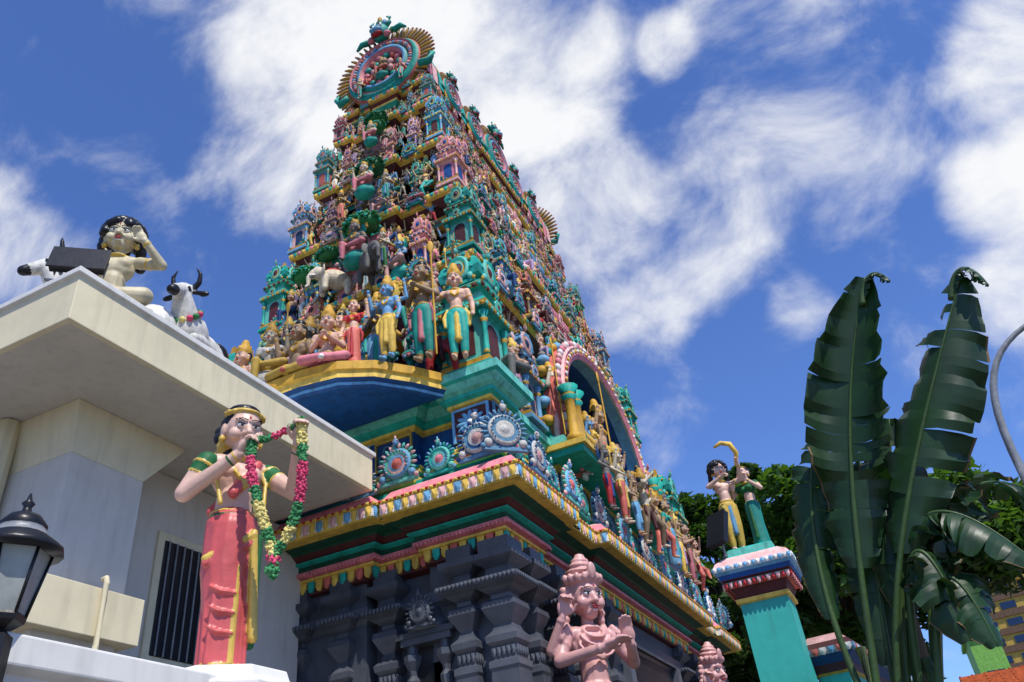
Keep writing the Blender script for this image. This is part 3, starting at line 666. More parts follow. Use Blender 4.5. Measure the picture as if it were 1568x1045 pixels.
mb.ell((0,-.05,.1),(.08,.05,.2),3)
SCR=mb.mesh('scroll_panel',['blue','yellow','skyblue','white'])
for side in range(4):
    hx,hy=2.5,4.86; hw=hx if side%2==0 else hy
    for sg in (1,-1):
        (x,y),r=spot(side,sg*(hw-.425),-.16,hx,hy); inst(LOT,'lotus_panel',G,(x,y,4.62),r,(.5,.6,.44))
    if side%2==0:
        for s in (-.9,-.3,.3,.9): (x,y),r=spot(side,s,-.28,hx,hy); inst(SCR if abs(s)>.5 else LOT,'scroll_panel',G,(x,y,4.62),r,(.27 if abs(s)>.5 else .5,.7,.42))
    else:
        for q in range(8):
            s=-2.2+q*.63; (x,y),r=spot(side,s,-.28,hx,hy); inst([SCR,LOT][q%2],'scroll_panel',G,(x,y,4.62),r,(.29,.7,.42) if q%2==0 else (.44,.7,.42))
        for s in (-3.6,-2.95,3.6,2.95): (x,y),r=spot(side,s,-.5,hx,hy); inst(LOT,'lotus_panel',G,(x,y,4.62),r,(.5,.7,.44))
mb=MB()
def pil(mb,x,y,w,z0=-.7,z1=3.08,oct=False):
    q=[(x-w,y-w),(x+w,y-w),(x+w,y+w),(x-w,y+w)]; S='stone';S2='stone2'
    mb.sweep(q,[(.06,z0,S),(.06,z0+.3,S2),(0,z0+.35,S),(0,1.75,S),(.015,1.78,S2),(.015,1.84,S2),(-.02,1.86,S),(-.02,1.98,S),(.02,2.02,S2),(.03,2.08,S2),(-.03,2.14,S),(-.05,2.2,S),(.0,2.28,S2),(.04,2.36,S2),(.03,2.42,S),(-.04,2.46,S),(-.04,2.5,S2),(.05,2.56,S2),(.12,2.6,S),(.12,2.66,S),(.0,2.68,S2),(-.02,2.78,S),(.1,2.86,S2),(.1,2.92,S),(.03,2.94,S),(.03,z1,S)])
    mb.petals(q,-.015,1.97,.05,.09,.012,[S2],minlen=.05)
    mb.petals(q,.125,2.655,.05,.05,.012,[S2],minlen=.05)
for sx in (1,-1):
    for sy in (1,-1):
        for (dx,dy,w) in ((2.28,4.7,.15),(1.86,4.74,.12),(2.33,4.2,.12),(.84,4.62,.12),(.3,4.72,.11)): pil(mb,XC+sx*dx,YC+sy*dy,w)
        for dy in (3.45,2.75,1.75): pil(mb,XC+sx*2.32,YC+sy*dy,.12)
for sg in (1,-1):
    for sx in (1.36,-1.36):
        x=XC+sx; y=YC-sg*4.54
        a,b=sorted((y,y-sg*.26)); w=.2
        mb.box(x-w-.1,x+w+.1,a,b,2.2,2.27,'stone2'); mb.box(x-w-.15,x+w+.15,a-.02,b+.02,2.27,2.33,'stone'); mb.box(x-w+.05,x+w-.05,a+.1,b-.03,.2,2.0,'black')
        mb.lathe([(.27,0,'stone2'),(.25,.06,'stone'),(.2,.1,'stone2'),(.16,.22,'stone'),(.06,.34,'stone2'),(.02,.42,'stone')],16,c=(x,y-sg*.1,2.33))
        mb.M=Matrix.Translation((x,y-sg*.34,2.5))@Matrix.Rotation(0 if sg==1 else math.pi,4,'Z')@Matrix.Scale(.17,4); kudu_into(mb,I4,('stone2','stone','stone2','stone'),14); mb.M=I4
        for s in (1,-1):
            xx=x+s*(w+.0)
            mb.lathe([(.06,-.6,'stone'),(.06,1.5,'stone2'),(.045,1.54,'stone'),(.065,1.62,'stone2'),(.04,1.7,'stone'),(.07,1.8,'stone2'),(.075,1.85,'stone'),(.04,1.9,'stone'),(.05,1.95,'stone2'),(.1,2.04,'stone2'),(.1,2.1,'stone'),(.06,2.12,'stone'),(.06,2.2,'stone')],8,c=(xx,y-sg*.18,0),smooth=False)
for sg in (1,-1):
    x=XC+sg*2.36
    for yy in (YC,):
        a,b=sorted((x-sg*.2,x+sg*.12)); mb.box(a,b,yy-1.35,yy-1.15,-1.6,2.6,'stone2'); mb.box(a,b,yy+1.15,yy+1.35,-1.6,2.6,'stone2'); mb.box(a,b-.01,yy-1.5,yy+1.5,2.6,2.75,'stone')
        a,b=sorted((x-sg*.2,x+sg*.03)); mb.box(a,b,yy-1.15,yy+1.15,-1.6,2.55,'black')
mb.obj('stone_storey',G)
# ---------------------------------------------------------------- guardian statues
SP=['gan_pink']*5+['eyewhite','black','lip']
HS={-1:((.7,-.5,.3),(0,-.2,-1),.3),1:((-.35,-.3,1),(-.3,-1,0),.25),'x':((.2,-.2,1),(0,-1,0),1.0)}
gm=figure('guardian','stand',((-.18,-.03,.67),(-.045,-.19,.69)),((.18,-.05,.66),(.075,-.21,.70)),extra_arms=((-1,(-.2,.0,.72),(-.16,-.07,.85)),),crown='mukuta',vox=.0062,slots=SP,fine=True,handspec=HS,hs_=1.3,beads=True,hr=(.10,0,.05),hk=1.35)
for nm,loc,rz in (('guardian_statue',(-2.98,8.5,.24),50),('guardian_statue.001',(-2.98,14.4,.3),60)):
    e=empty(nm,loc,math.radians(rz)); inst(gm,'body',e,(0,0,0),0,2.42)
    mb=MB(); h=-1.6-loc[2]; mb.sweep([(-.3,-.3),(.3,-.3),(.3,.3),(-.3,.3)],[(.06,h,'stone'),(.06,h+.2,'stone2'),(0,h+.25,'stone'),(0,-.2,'stone'),(.05,-.15,'stone2'),(.05,0,'stone')]); mb.obj('pedestal',e)
# ---------------------------------------------------------------- left building
W=empty('white_building'); mb=MB()
mb.sweep([(-14,3.0),(-4.7,3.0),(-4.7,6.93),(-14,6.93)],[(-.04,3.78,'plaster'),(0,3.79,'plaster_cream'),(0,4.2,'plaster_cream'),(.03,4.21,'plaster_white'),(.03,4.26,'plaster_white'),(-.1,4.27,'plaster')])
mb.box(-14,-6.06,5.02,7.45,-1.6,3.775,'plaster')
mb.box(-14,-5.55,3.85,4.6,-1.6,3.3,'plaster')
mb.add([(-14,3.85,3.3),(-5.55,3.85,3.3),(-5.55,4.6,3.3),(-14,4.6,3.3),(-14,3.8,3.778),(-5.53,3.8,3.778),(-5.53,5.02,3.778),(-14,5.02,3.778)],[(0,3,2,1),(4,5,6,7),(0,1,5,4),(1,2,6,5),(2,3,7,6),(3,0,4,7)],'plaster_cream')
mb.box(-14,-5.44,3.72,4.72,1.88,2.25,'plaster_cream'); mb.box(-14,-5.95,4.72,7.44,1.2,1.3,'plaster_cream')
mb.box(-14,-6.04,4.6,5.02,-1.6,3.3,'plaster')
mb.box(-6.08,-6.03,5.28,6.0,1.95,3.18,'plaster_cream'); mb.box(-6.05,-6.02,5.36,5.92,2.03,3.1,'black')
for q in range(6): mb.box(-6.02,-6.0,5.4+q*.095,5.415+q*.095,2.03,3.1,'metal')
mb.box(-6.1,-5.96,5.22,6.06,1.86,1.95,'plaster')
mb.tube([(-5.46,4.3,2.32),(-5.42,4.3,2.33),(-5.405,4.3,2.28),(-5.405,4.3,1.8),(-5.405,4.3,-1.6)],.024,'plaster_cream')
mb.tube([(-6.3,3.75,3.77),(-6.3,3.75,-1.6)],.09,'plaster_cream')
mb.obj('shell',W,bevel=.006)
g=empty('gate_wall'); mb=MB()
mb.sweep([(-4.1,.6),(-3.0,.6),(-3.0,3.55),(-4.1,3.55)],[(0,-1.6,'plaster_white'),(0,.84,'plaster_white'),(.06,.86,'plaster_white'),(.06,.97,'plaster_white'),(0,.99,'plaster_white')]); 
c=(-3.17,3.3)
mb.lathe([(.42,.85,'plaster_white'),(.42,.94,'plaster_white'),(.36,.97,'plaster_white'),(.34,1.025,'plaster_white'),(.24,1.04,'plaster_white')],8,c=(c[0],c[1],0),a0=math.pi/8,smooth=False)
mb.obj('masonry',g,bevel=.008)
# ---------------------------------------------------------------- garland statue
SG=['skin_pale','glaze_red','sari_gold','black','green','eyewhite','black','lip']
def garland_statue():
    B=Body()
    E=B.E;C=B.C
    B.chain([(0,0,.53),(-.01,.0,.38),(0,-.005,.2),(0,.0,.045)],[.098,.088,.072,.07],1)
    for q in range(8):
        x=-.06+q*.017; y=-.078+abs(q-4)*.006
        B.chain([(x*.5,-.082,.5),(x,y,.28),(x*1.1,y+.004,.035)],[.006,.0075,.010],1 if q not in(4,) else 2)
    for q in range(9):
        a=.4+2*math.pi*q/9; B.chain([(.085*math.cos(a),.08*math.sin(a),.45),(.072*math.cos(a+.15),.068*math.sin(a+.15),.25),(.07*math.cos(a+.25),.066*math.sin(a+.25),.04)],[.008,.009,.011],1)
    for q in range(3): B.chain([(-.085,-.045,.30-.07*q),(-.05,-.078,.275-.07*q),(.0,-.088,.27-.07*q)],[.004,.007,.004],1)
    E((0,0,.03),(.088,.083,.012),2)
    C((-.1,-.03,.40),(.05,-.098,.49),.014,.014,2); C((-.1,-.03,.38),(.05,-.095,.46),.012,.012,1); C((.05,-.095,.5),(.08,-.085,.12),.014,.018,2); C((.09,-.06,.5),(.085,-.055,.1),.012,.014,4)
    E((0,0,.545),(.1,.08,.06),1); C((0,0,.6),(0,0,.67),.068,.068,0); E((0,0,.74),(.1,.068,.08),0); C((-.08,0,.795),(.08,0,.795),.042,.042,0)
    for s in (1,-1): E((s*.042,-.04,.755),(.042,.03,.036),0)
    E((0,0,.59),(.092,.077,.012),2); E((0,-.01,.57),(.097,.08,.01),4)
    C((0,0,.81),(0,-.01,.87),.036,.031,0); E((0,-.01,.82),(.066,.056,.012),2); B.chain([(-.05,-.03,.81),(-.035,-.075,.74),(0,-.085,.69),(.035,-.075,.74),(.05,-.03,.81)],[.008]*5,2)
    E((0,-.08,.69),(.02,.012,.02),2); C((.07,-.03,.81),(-.04,-.08,.65),.02,.022,1); C((.075,.03,.81),(-.06,.06,.62),.02,.022,1)
    for s in (1,-1): B.chain([(s*.06,-.02,.82),(s*.1,-.05,.72),(s*.085,-.08,.6)],[.008,.008,.010],2)
    def arm(sh,el,ha,s,hd,hn):
        sh,el,ha=map(Vector,(sh,el,ha))
        B.chain([sh,el,ha],[.042,.034,.0225],0)
        C(sh,sh.lerp(el,.35),.045,.042,4); d=(el-sh).normalized(); q=d.to_track_quat('Z','Y').to_matrix()
        E(sh.lerp(el,.42),(.044,.044,.010),2,q); E(sh.lerp(el,.12),(.05,.05,.012),2,q)
        d2=(ha-el).normalized(); q2=d2.to_track_quat('Z','Y').to_matrix()
        E(ha-d2*.015,(.027,.027,.008),2,q2); E(ha-d2*.04,(.028,.028,.007),4,q2)
        hand(B,ha,hd,hn,1.3,1.0,s)
    arm((-.125,0,.79),(-.19,.02,.655),(-.06,-.15,.775),-1,(.3,-.4,.8),(.6,-.7,-.2)); arm((.125,0,.79),(.18,-.14,.67),(.11,-.3,.80),1,(-.1,-.3,1),(-.3,-.9,0))
    for s in (1,-1): C((s*.035,-.05,.012),(s*.045,-.105,.008),.022,.016,0)
    M=Matrix.Translation((0,-.015,.945))@Euler((math.radians(12),0,math.radians(-5))).to_matrix().to_4x4()
    head(B,M,1.25,'bun',True)
    M=M@Matrix.Scale(1.25,4)
    for q in range(22):
        a=q/21; B.E(M@Vector((.045*math.sin(q*1.9),.075+.015*math.cos(q*2.3),.06-.17*a)),(.034,.03,.03),3 if q%4 else 2)
    E(M@Vector((0,.07,.06)),(.055,.035,.055),2); E(M@Vector((0,.02,.07)),(.07,.07,.03),3)
    for q in range(9): a=math.pi*(q/8); E(M@Vector((.062*math.cos(a),.0-.035*math.sin(a),.055+.01*math.sin(a))),(.010,.010,.012),2)
    return B.build('garland_statue_m',.0054,SG,smooth=2)
e=empty('garland_statue',(-3.2,3.3,1.035),math.radians(66)); inst(garland_statue(),'body',e,(0,0,0),0,1.5)
mb=MB()
def bez(pts,n):
    P=[Vector(p) for p in pts]; out=[]
    for i in range(n+1):
        t=i/n; Q=P[:]
        while len(Q)>1: Q=[Q[k].lerp(Q[k+1],t) for k in range(len(Q)-1)]
        out.append(Q[0])
    return out
h1=Vector((-.03,-.19,.81))*1.5; h2=Vector((.10,-.335,.86))*1.5
bt=Vector((.06,-.25,.36))*1.5
def strand(pts,seq,r=.026):
    n=len(pts)
    for i,p in enumerate(pts):
        m=seq[int(i/n*len(seq))]
        for q in range(22):
            d=Vector((U(-1,1),U(-1,1),U(-1,1))).normalized(); mb.ell(p+d*r*.85,(r*.4,r*.4,r*.2),m,Euler((U(0,3),U(0,3),0)).to_matrix(),6,4)
        mb.ell(p,(r*.8,)*3,m,None,8,5)
seq=['flgreen','flpink','flpink','flgreen','flyellow','flyellow','flgreen','flyellow']
strand(bez([h1,h1+Vector((-.02,-.03,-.3)),bt+Vector((-.06,0,.2)),bt],23),seq,.03)
strand(bez([h2,h2+Vector((.01,-.03,-.3)),bt+Vector((.12,-.12,.2)),bt],23),['flyellow','flgreen','flpink','flpink','flgreen','flyellow','flgreen'],.03)
strand(bez([h1+Vector((.02,0,.03)),(h1+h2)/2+Vector((0,0,-.04)),h2+Vector((0,0,.03))],9),['flgreen','flpink','flgreen'],.022)
strand([bt-Vector((0,0,.03*k)) for k in range(4)],['flpink','flgreen'],.036)
mb.obj('garland',e)
# ---------------------------------------------------------------- roof statues (left)
SR=['skin_milk','skin_milk','sari_gold','black','sari_gold','eyewhite','black','lip']
kr=figure('krishna_m','cross',((-.19,-.04,.64),(-.06,-.17,.66)),((.25,-.07,.72),(.16,-.14,.83)),crown='curly',fine=True,vox=.0075,slots=SR,handspec={-1:((1,-.3,.4),(0,-1,0),.6),1:((-.6,-.2,.8),(0,-1,0),.5)},hr=(.05,0,.05),hs_=1.3)
e=empty('krishna_statue',(-5.08,3.55,4.27),math.radians(36)); inst(kr,'body',e,(0,0,0),0,1.62)
e=empty('cow_statue',(-4.98,4.28,4.27),math.radians(22)); inst(COW,'body',e,(0,0,0),0,.88)
e=empty('cow_statue.001',(-5.50,3.38,4.27),math.radians(-30)); inst(COW,'body',e,(0,0,0),0,.84)
e=empty('flood_light',(-4.93,3.12,4.27),math.radians(40)); mb=MB(); mb.M=Matrix.Translation((.0,0,.25))@Matrix.Rotation(math.radians(-15),4,'X')
mb.box(-.2,.2,-.03,.03,-.12,.12,'black'); mb.box(-.215,.215,-.045,-.03,-.135,.135,'black'); 
for q in range(9): mb.box(-.18+q*.045,-.17+q*.045,.03,.08,-.1,.1,'metal')
mb.M=I4; mb.box(-.012,.012,0,.03,0,.3,'metal'); mb.box(-.22,.22,-.01,.02,.04,.055,'metal'); mb.obj('lamp_box',e,bevel=.004)
e=empty('wall_lantern',(-2.97,1.93,0)); mb=MB()
mb.lathe([(.06,1.0-.3,'black'),(.06,.95,'black'),(.04,.97,'black'),(.085,1.0,'black'),(.09,1.02,'black'),(.085,1.03,'black')],6,smooth=False)
mb.lathe([(.08,1.03,'glass'),(.125,1.27,'glass')],6,cap=False,smooth=False)
for q in range(6): a=math.pi/3*q; mb.tube([(.083*math.cos(a),.083*math.sin(a),1.02),(.13*math.cos(a),.13*math.sin(a),1.28)],.007,'black',6)
mb.lathe([(.17,1.265,'black'),(.165,1.29,'black'),(.10,1.34,'black'),(.085,1.37,'metal'),(.09,1.38,'black'),(.06,1.42,'black'),(.02,1.44,'black'),(.015,1.46,'black'),(.025,1.475,'black'),(.012,1.49,'black'),(.004,1.52,'black')],18)
mb.obj('lantern',e)
# ---------------------------------------------------------------- gate pillar right
e=empty('gate_pillar'); mb=MB()
pc=(-1.08,8.78); w=.24; q=[(pc[0]-w,pc[1]-w),(pc[0]+w,pc[1]-w),(pc[0]+w,pc[1]+w),(pc[0]-w,pc[1]+w)]
dz=.1
mb.sweep(q,[(o,z+(dz if z>0 else 0),m) for o,z,m in [(.05,-1.6,'pil_teal'),(.05,-1.2,'pil_teal'),(0,-1.18,'pil_teal'),(0,2.02,'pil_teal'),(.03,2.03,'yellow'),(.03,2.07,'yellow'),(.01,2.08,'maroon'),(.05,2.18,'maroon'),(.09,2.2,'coral'),(.09,2.24,'turq'),(.12,2.26,'maroon'),(.13,2.31,'blue'),(.16,2.34,'skyblue'),(.16,2.39,'white'),(.13,2.44,'palepink'),(.04,2.5,'palepink'),(.0,2.52,'turq'),(.0,2.58,'seafoam'),(-.03,2.6,'turq')]])
mb.petals(q,.165,2.49,.045,.05,.01,['white','skyblue']); mb.petals(q,.1,2.33,.05,.06,.012,['red','palepink'])
mb.obj('column',e)
SA=['skin_pale','green','yellow','black','white','eyewhite','black','lip']
f1=figure('archer','stand',((-.19,-.08,.74),(-.06,-.2,.8)),((.2,-.1,.8),(.16,-.22,.93)),crown='curly',fine=True,vox=.008,slots=SA,handspec={-1:((.5,-.8,.2),(0,0,-1),.8),1:((0,-.3,1),(-1,0,0),1)},hs_=1.25)
e=empty('krishna_statue.001',(-1.21,8.72,2.7),math.radians(30)); inst(f1,'body',e,(0,0,0),0,1.0,{0:'skin_pale',1:'yellow',4:'skyblue'})
mb=MB(); mb.tube([(.15,-.2,.92),(.17,-.24,1.06),(.12,-.24,1.17),(.02,-.24,1.19),(-.06,-.22,1.15)],[.02,.028,.03,.026,.015],'yellow'); mb.obj('horn',e)
f2=figure('radha','stand',((-.2,-.06,.68),(-.1,-.16,.74)),((.2,-.06,.68),(.1,-.16,.8)),crown='bun',fem=True,fine=True,vox=.008,slots=SA)
e=empty('radha_statue',(-.96,8.82,2.7),math.radians(-20)); inst(f2,'body',e,(0,0,0),0,.93,{1:'turq',4:'green'})
e=empty('flood_light.001',(-1.34,8.5,2.62),math.radians(-30)); mb=MB(); mb.M=Matrix.Translation((0,0,.3))@Matrix.Rotation(math.radians(-20),4,'X')
mb.box(-.12,.12,-.03,.03,-.19,.19,'black'); mb.box(-.13,.13,-.045,-.03,-.2,.2,'black'); mb.M=I4; mb.box(-.01,.01,0,.02,0,.3,'metal'); mb.obj('lamp_box',e,bevel=.004)
e=empty('boundary_wall',(-.68,9.05,0),math.radians(-8)); mb=MB(); q=[(-.15,0),(.15,0),(.15,7),(-.15,7)]
mb.sweep(q,[(0,-1.6,'pil_teal'),(0,1.4,'pil_teal'),(.04,1.42,'yellow'),(.04,1.5,'maroon'),(.12,1.58,'blue'),(.14,1.64,'white'),(.1,1.7,'maroon'),(.0,1.78,'palepink')]); mb.petals(q,.14,1.64,.08,.07,.012,['white','skyblue','coral']); mb.obj('wall',e)
# ---------------------------------------------------------------- vegetation
def banana_leaf(mb,base,ctrl,tip,width,sd,side,t0=4,fold=(.2,.7),rip=(3,4,6,8),gapp=.04):
    random.seed(sd); n=44; pts=bez([base,ctrl[0],ctrl[1],tip],n); side=Vector(side).normalized()
    mb.tube(pts,[.022*(1-i/(n+2))+.003 for i in range(n+1)],'banana_rib',6)
    for sg in (1,-1):
        k=t0
        while k<n:
            m=min(n,k+random.choice(rip))
            ang=U(*fold); skew=U(.15,.32)
            if rnd()<gapp and k>t0+6: k+=1; continue
            ln=U(.88,1.06); dry=rnd()<.3
            for j in range(k,m):
                def edge(t,sh):
                    u=(t-t0)/(n-t0); w=width*.5*ln*(max(0,math.sin(math.pi*min(1,u*.97+.03)))**.5 if u<.98 else .22)
                    i=min(n,int(t)); d=(pts[min(n,i+1)]-pts[max(0,i-1)]).normalized(); s=(side-d*side.dot(d)).normalized(); nn=d.cross(s)
                    if nn.z>0: nn=-nn
                    if abs(nn.z)<.3: nn=(nn+Vector((0,.25,-.3))).normalized()
                    wob=.10*math.sin(t*1.7+sd)+.05*math.sin(t*3.3)
                    def P(f,a): return pts[i]+(s*sg*math.cos(a)+nn*math.sin(a)+d*skew*f).normalized()*w*f
                    return pts[i],P(.35,ang-.5),P(.7,ang-.2+wob*.6),P(.95,ang+wob)+d*sh*.8,P(1.0,ang+wob)+d*sh
                sh0=.006 if j==k else 0; sh1=-.012 if j==m-1 else 0
                a=edge(j,sh0);b=edge(j+1,sh1)
                mb.add([*a,*b],[(0,1,6,5),(1,2,7,6),(2,3,8,7),(3,4,9,8)],['banana']*3+['banana_dry' if dry else 'banana'],True)
            k=m
e=empty('banana_plant'); mb=MB()
mb.tube([(-.10,5.15,-1.6),(-.16,5.12,-.4),(-.22,5.1,.4),(-.2,5.1,.9)],[.13,.10,.05,.03],'stem',12)
mb.tube([(.1,5.3,-1.6),(.05,5.25,-.3),(-.05,5.2,.7)],[.12,.08,.035],'stem',12)
mb.tube([(.2,5.35,-1.6),(.18,5.3,-.3),(.1,5.2,.8)],[.12,.07,.03],'stem',12)
L=[((-.2,5.1,.6),((-.03,5.1,1.5),(.12,5.1,2.3)),(.60,5.0,3.15),.58,1,(1,-.1,0),12,(.3,.75),(1,2,3,4,6),.07),
   ((-.1,5.15,.6),((.1,5.1,1.4),(.62,5.1,2.15)),(1.14,5.1,2.98),.60,2,(1,-.3,.2),14,(.3,.75),(1,2,3,4,6),.07),
   ((.52,5.0,2.95),((.58,5.0,3.16),(.68,4.95,3.2)),(.72,4.9,3.0),.16,12,(0,1,.5),2,(.3,.8),(5,6),0),
   ((1.04,5.12,2.85),((1.12,5.1,3.08),(1.22,5.05,3.08)),(1.24,5.0,2.8),.18,13,(0,1,.5),2,(.3,.8),(5,6),0),
   ((-.05,5.2,.6),((.2,5.2,1.75),(.5,5.1,1.75)),(.80,5.0,1.1),.55,3,(.2,1,.3),14,(.4,1.1),(1,2,3,5),.1),
   ((-.0,5.2,.5),((.2,5.1,1.6),(.36,5.0,1.5)),(.34,4.95,.8),.5,4,(.8,.6,.3),14,(.3,1.0),(2,3,5),.05),
   ((.05,5.1,.4),((.3,5.1,1.3),(.42,5.0,1.35)),(.45,4.95,.75),.42,14,(.8,.6,.3),14,(.3,1.0),(2,3,5),.05),
   ((-.2,5.1,.3),((-.42,5.2,1.2),(-.22,5.25,1.9)),(-.06,5.3,2.25),.34,5,(1,.2,0),14,(.3,.9)),
   ((.1,5.35,.6),((.5,5.6,1.8),(.8,5.9,2.1)),(1.2,6.1,1.75),.5,6,(.5,1,.2),14,(.4,1.2),(1,2,4),.1),
   ((-.05,5.2,.3),((.1,5.2,1.2),(.25,5.3,1.7)),(.42,5.3,2.25),.5,8,(1,.1,.0),14,(.3,.8)),
   ((-.15,5.3,.2),((-.1,5.3,1.0),(.1,5.4,1.6)),(.16,5.4,2.05),.42,11,(1,.2,.0),12,(.3,.9)),
   ((.05,5.25,.4),((.25,5.3,1.3),(.5,5.4,1.8)),(.72,5.4,1.75),.42,9,(.6,1,.3),14,(.4,1.1),(2,3,4),.08)]
for a in L: banana_leaf(mb,*a)
ob=mb.obj('leaves',e,recalc=False)
random.seed(21)
def tree(name,c,R,nl,seed,leaf=.17,ncl=60,tx=0):
    e=empty(name,(c[0],c[1],0)); rg=np.random.RandomState(seed); mb=MB()
    mb.tube([(tx,0,-1.6),(tx+.05,0,(c[2]-1.6)/2),(tx*.8,.1,c[2]-R[2]*.4),(0,0,c[2])],[.26,.2,.15,.1],'bark',10)
    cl=[]
    for k in range(ncl):
        v=rg.normal(size=3); v/=np.linalg.norm(v); v*=rg.uniform(.2,1)**.45; p=np.array([v[0]*R[0],v[1]*R[1],c[2]+v[2]*R[2]]); cl.append((p,rg.uniform(.45,.9)))
        if k%3==0: mb.tube([(tx*.8,0,c[2]-R[2]*.5),tuple(p*.5+np.array([0,0,c[2]*.5])),tuple(p)],[.10,.06,.02],'bark',6)
    mb.obj('trunk',e)
    V=[];Fc=[];M=[]
    for p,r in cl:
        n=int(nl/ncl); q=rg.normal(size=(n,3)); q/=np.linalg.norm(q,axis=1)[:,None]; q*=(rg.uniform(0,1,n)**.4*r)[:,None]; q[:,2]*=.75; q+=p
        mm=rg.rand()<.5
        for w in q:
            a=rg.normal(size=3);a[2]*=.5;a/=np.linalg.norm(a); b=np.cross(a,rg.normal(size=3)*.5+np.array([0,0,1])); b/=np.linalg.norm(b); s=leaf*rg.uniform(.6,1.3)
            o=len(V); V+=[w-a*s,w+b*s*.42,w+a*s,w-b*s*.42]; Fc.append((o,o+1,o+2,o+3)); M.append(1 if mm else 0)
    me=bpy.data.meshes.new('foliage'); me.from_pydata([tuple(v) for v in V],[],Fc); me.materials.append(MATS['leaf']); me.materials.append(MATS['leaf2']); me.polygons.foreach_set('material_index',M)
    ob=bpy.data.objects.new('foliage',me); sc.collection.objects.link(ob); ob.parent=e
tree('leafy_tree',(-1.0,25,6.5),(3.0,2.6,3.6),26000,1,.17,70)
tree('leafy_tree.001',(1.7,21,5.7),(2.9,2.0,1.1),22000,5,.14,70,-1.5)
tree('leafy_tree.002',(-5.2,31,8.2),(4.6,3,4.9),44000,9,.2,110)
tree('leafy_tree.003',(-5.0,40,5),(6,3,5.5),26000,14,.3,70)
# ---------------------------------------------------------------- far things
e=empty('apartment_building',(8.5,82,0),math.radians(-12)); mb=MB(); mb.box(-2,22,0,12,-1.6,17.2,'bldg_yellow')
for f in range(13):
    z=-.6+f*1.38; mb.box(-2.05,22.05,-.15,-.02,z,z+.5,'brown')
    for q in range(12): mb.box(-1.6+q*2,-.4+q*2,-.1,-.01,z+.6,z+1.15,'navy')
mb.box(-2.4,22.4,-.4,12.4,17.2,17.6,'bldg_yellow'); mb.obj('block',e)
e=empty('green_building',(4.0,52,0)); mb=MB(); mb.box(-.6,.9,0,5,-1.6,8.6,'bldg_green'); mb.box(-.8,1.1,-.2,5.2,8.6,8.8,'bldg_green')
for f in range(4): mb.box(-.3,.6,-.03,-.005,1+f*1.6,2+f*1.6,'navy')
mb.obj('block',e)
e=empty('tiled_roof_house',(3.0,30,0)); mb=MB(); mb.box(-1,9,0,8,-1.6,2.8,'plaster_cream')
for r_ in range(14):
    y=-.6+r_*.34; z=2.6+r_*.13; mb.box(-1.5,9.5,y,y+.4,z,z+.1,'tile_orange')
    for c_ in range(28): mb.box(-1.5+c_*.4,-1.44+c_*.4,y-.01,y+.35,z+.1,z+.13,'tile_orange')
mb.box(-1.5,9.5,4.0,8.6,2.8,4.3,'tile_orange'); mb.obj('house',e)
e=empty('street_lamp',(2.6,14,0)); mb=MB(); mb.tube([(0,0,-1.6),(0,0,4.5)]+bez([(0,0,4.5),(-.02,0,6.3),(.5,0,6.9),(1.8,0,7.05)],14)[1:],[.09,.07]+[.065-.002*k for k in range(14)],'metal',12)
mb.ell((2.1,0,7.1),(.42,.14,.08),'metal'); mb.ell((2.1,0,7.05),(.33,.1,.05),'white'); mb.lathe([(.16,-1.6,'metal'),(.16,-1.2,'metal'),(.1,-1.15,'metal')],12); mb.obj('pole',e)
mb=MB(); mb.add([(-400,-400,-1.6),(400,-400,-1.6),(400,400,-1.6),(-400,400,-1.6)],[(0,1,2,3)],'paving'); mb.obj('ground')
mb=MB(); mb.add([(3.2,-100,-1.596),(9,-100,-1.596),(9,100,-1.596),(3.2,100,-1.596)],[(0,1,2,3)],'asphalt'); mb.obj('road')
# ---------------------------------------------------------------- world, sun, camera
S=Vector((.52,-.42,1.0)).normalized()
w=bpy.data.worlds.new('World'); sc.world=w; w.use_nodes=True; nt=w.node_tree; N=nt.nodes; L=nt.links; bg=N['Background']
sky=N.new('ShaderNodeTexSky'); sky.sky_type='NISHITA'; sky.sun_disc=False; sky.sun_elevation=math.asin(S.z); sky.sun_rotation=math.atan2(S.x,S.y); sky.dust_density=.3; sky.ozone_density=2
tcw=N.new('ShaderNodeTexCoord')
nz=N.new('ShaderNodeVectorMath'); nz.operation='NORMALIZE'; L.new(tcw.outputs['Generated'],nz.inputs[0])
cl=[((-393,638,1083),10,1.2),((-520,590,1099),7,1.0),((-628,510,1128),5,.6),((-234,753,1014),7.5,1.0),((-213,896,831),6.5,.8),((-187,997,708),4,.75),((-52,975,812),6,.58),((-23,828,1028),2.4,.72),((114,942,948),9,.38),((437,1063,962),4,.85),((370,1157,790),3.6,.95),((352,1223,668),3.6,.85),((470,1150,780),5.5,1.15),((-622,658,930),5,.58),((-1021,525,890),4.2,.62),((40,1101,690),2.5,.5),((-300,830,1000),7,.6)]
acc=None
for d,deg,wt in cl:
    v=Vector(d).normalized(); dt=N.new('ShaderNodeVectorMath'); dt.operation='DOT_PRODUCT'; dt.inputs[1].default_value=v; L.new(nz.outputs[0],dt.inputs[0])
    mr=N.new('ShaderNodeMapRange'); mr.interpolation_type='SMOOTHSTEP'; mr.inputs[1].default_value=math.cos(math.radians(deg*1.38)); mr.inputs[2].default_value=1; mr.inputs[3].default_value=0; mr.inputs[4].default_value=wt
    L.new(dt.outputs['Value'],mr.inputs[0])
    if acc is None: acc=mr.outputs[0]
    else:
        a=N.new('ShaderNodeMath'); a.operation='SMOOTH_MAX'; a.inputs[2].default_value=.2; L.new(acc,a.inputs[0]); L.new(mr.outputs[0],a.inputs[1]); acc=a.outputs[0]
mpw=N.new('ShaderNodeMapping'); mpw.inputs['Rotation'].default_value=(.3,.5,.2); mpw.inputs['Scale'].default_value=(1,1.5,1); L.new(nz.outputs[0],mpw.inputs['Vector'])
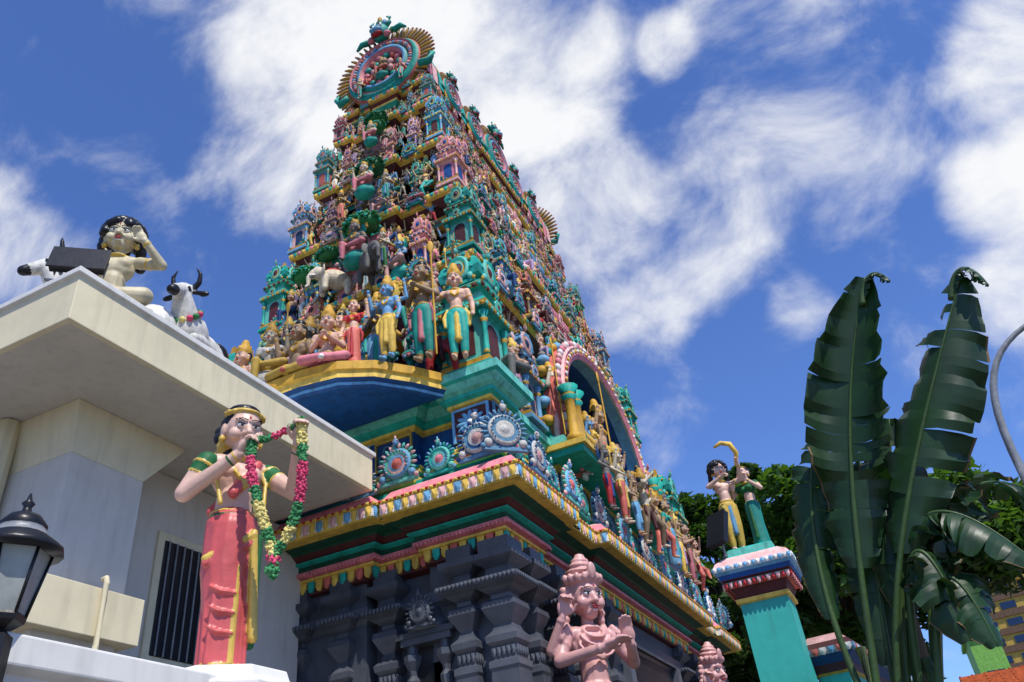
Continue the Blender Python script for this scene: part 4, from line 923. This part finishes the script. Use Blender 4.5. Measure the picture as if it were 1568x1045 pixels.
n1=N.new('ShaderNodeTexNoise'); n1.inputs['Scale'].default_value=6; n1.inputs['Detail'].default_value=9; n1.inputs['Roughness'].default_value=.6; n1.inputs['Distortion'].default_value=.3; L.new(mpw.outputs[0],n1.inputs['Vector'])
ma=N.new('ShaderNodeMath'); ma.operation='MULTIPLY_ADD'; ma.inputs[1].default_value=2.4; ma.inputs[2].default_value=-1.43; L.new(n1.outputs['Fac'],ma.inputs[0])
ad=N.new('ShaderNodeMath'); ad.operation='ADD'; L.new(acc,ad.inputs[0]); L.new(ma.outputs[0],ad.inputs[1])
mr=N.new('ShaderNodeMapRange'); mr.interpolation_type='SMOOTHSTEP'; mr.inputs[1].default_value=-.12; mr.inputs[2].default_value=.95; mr.inputs[3].default_value=0.0; mr.inputs[4].default_value=1; L.new(ad.outputs[0],mr.inputs[0])
tint=N.new('ShaderNodeMix'); tint.data_type='RGBA'; tint.blend_type='MULTIPLY'; tint.inputs[0].default_value=1; tint.inputs[7].default_value=(.85,1.12,1.75,1); L.new(sky.outputs[0],tint.inputs[6])
mx=N.new('ShaderNodeMix'); mx.data_type='RGBA'; L.new(mr.outputs[0],mx.inputs[0]); L.new(tint.outputs[2],mx.inputs[6]); mx.inputs[7].default_value=(8.6,8.7,8.9,1)
L.new(mx.outputs[2],bg.inputs['Color']); bg.inputs['Strength'].default_value=.11
sl=bpy.data.lights.new('sun','SUN'); sl.energy=5.0; sl.angle=math.radians(.5); sl.color=(1,.96,.89); so=bpy.data.objects.new('sun',sl); sc.collection.objects.link(so); so.rotation_euler=S.to_track_quat('Z','Y').to_euler()
cam=bpy.data.cameras.new('camera'); co=bpy.data.objects.new('camera',cam); sc.collection.objects.link(co); sc.camera=co
right=Vector((.8934,.4374,-.1032)); fwd=Vector((-.3105,.7667,.5619)).normalized(); right=(right-fwd*right.dot(fwd)).normalized(); upv=right.cross(fwd)
m=Matrix((right,upv,-fwd)).transposed().to_4x4(); co.matrix_world=m
cam.sensor_width=36; cam.lens=28.0; cam.clip_end=2000; cam.clip_start=.05
sc.view_settings.view_transform='Standard'; sc.view_settings.look='None'; sc.view_settings.exposure=0
print('OBJS',len(sc.objects))
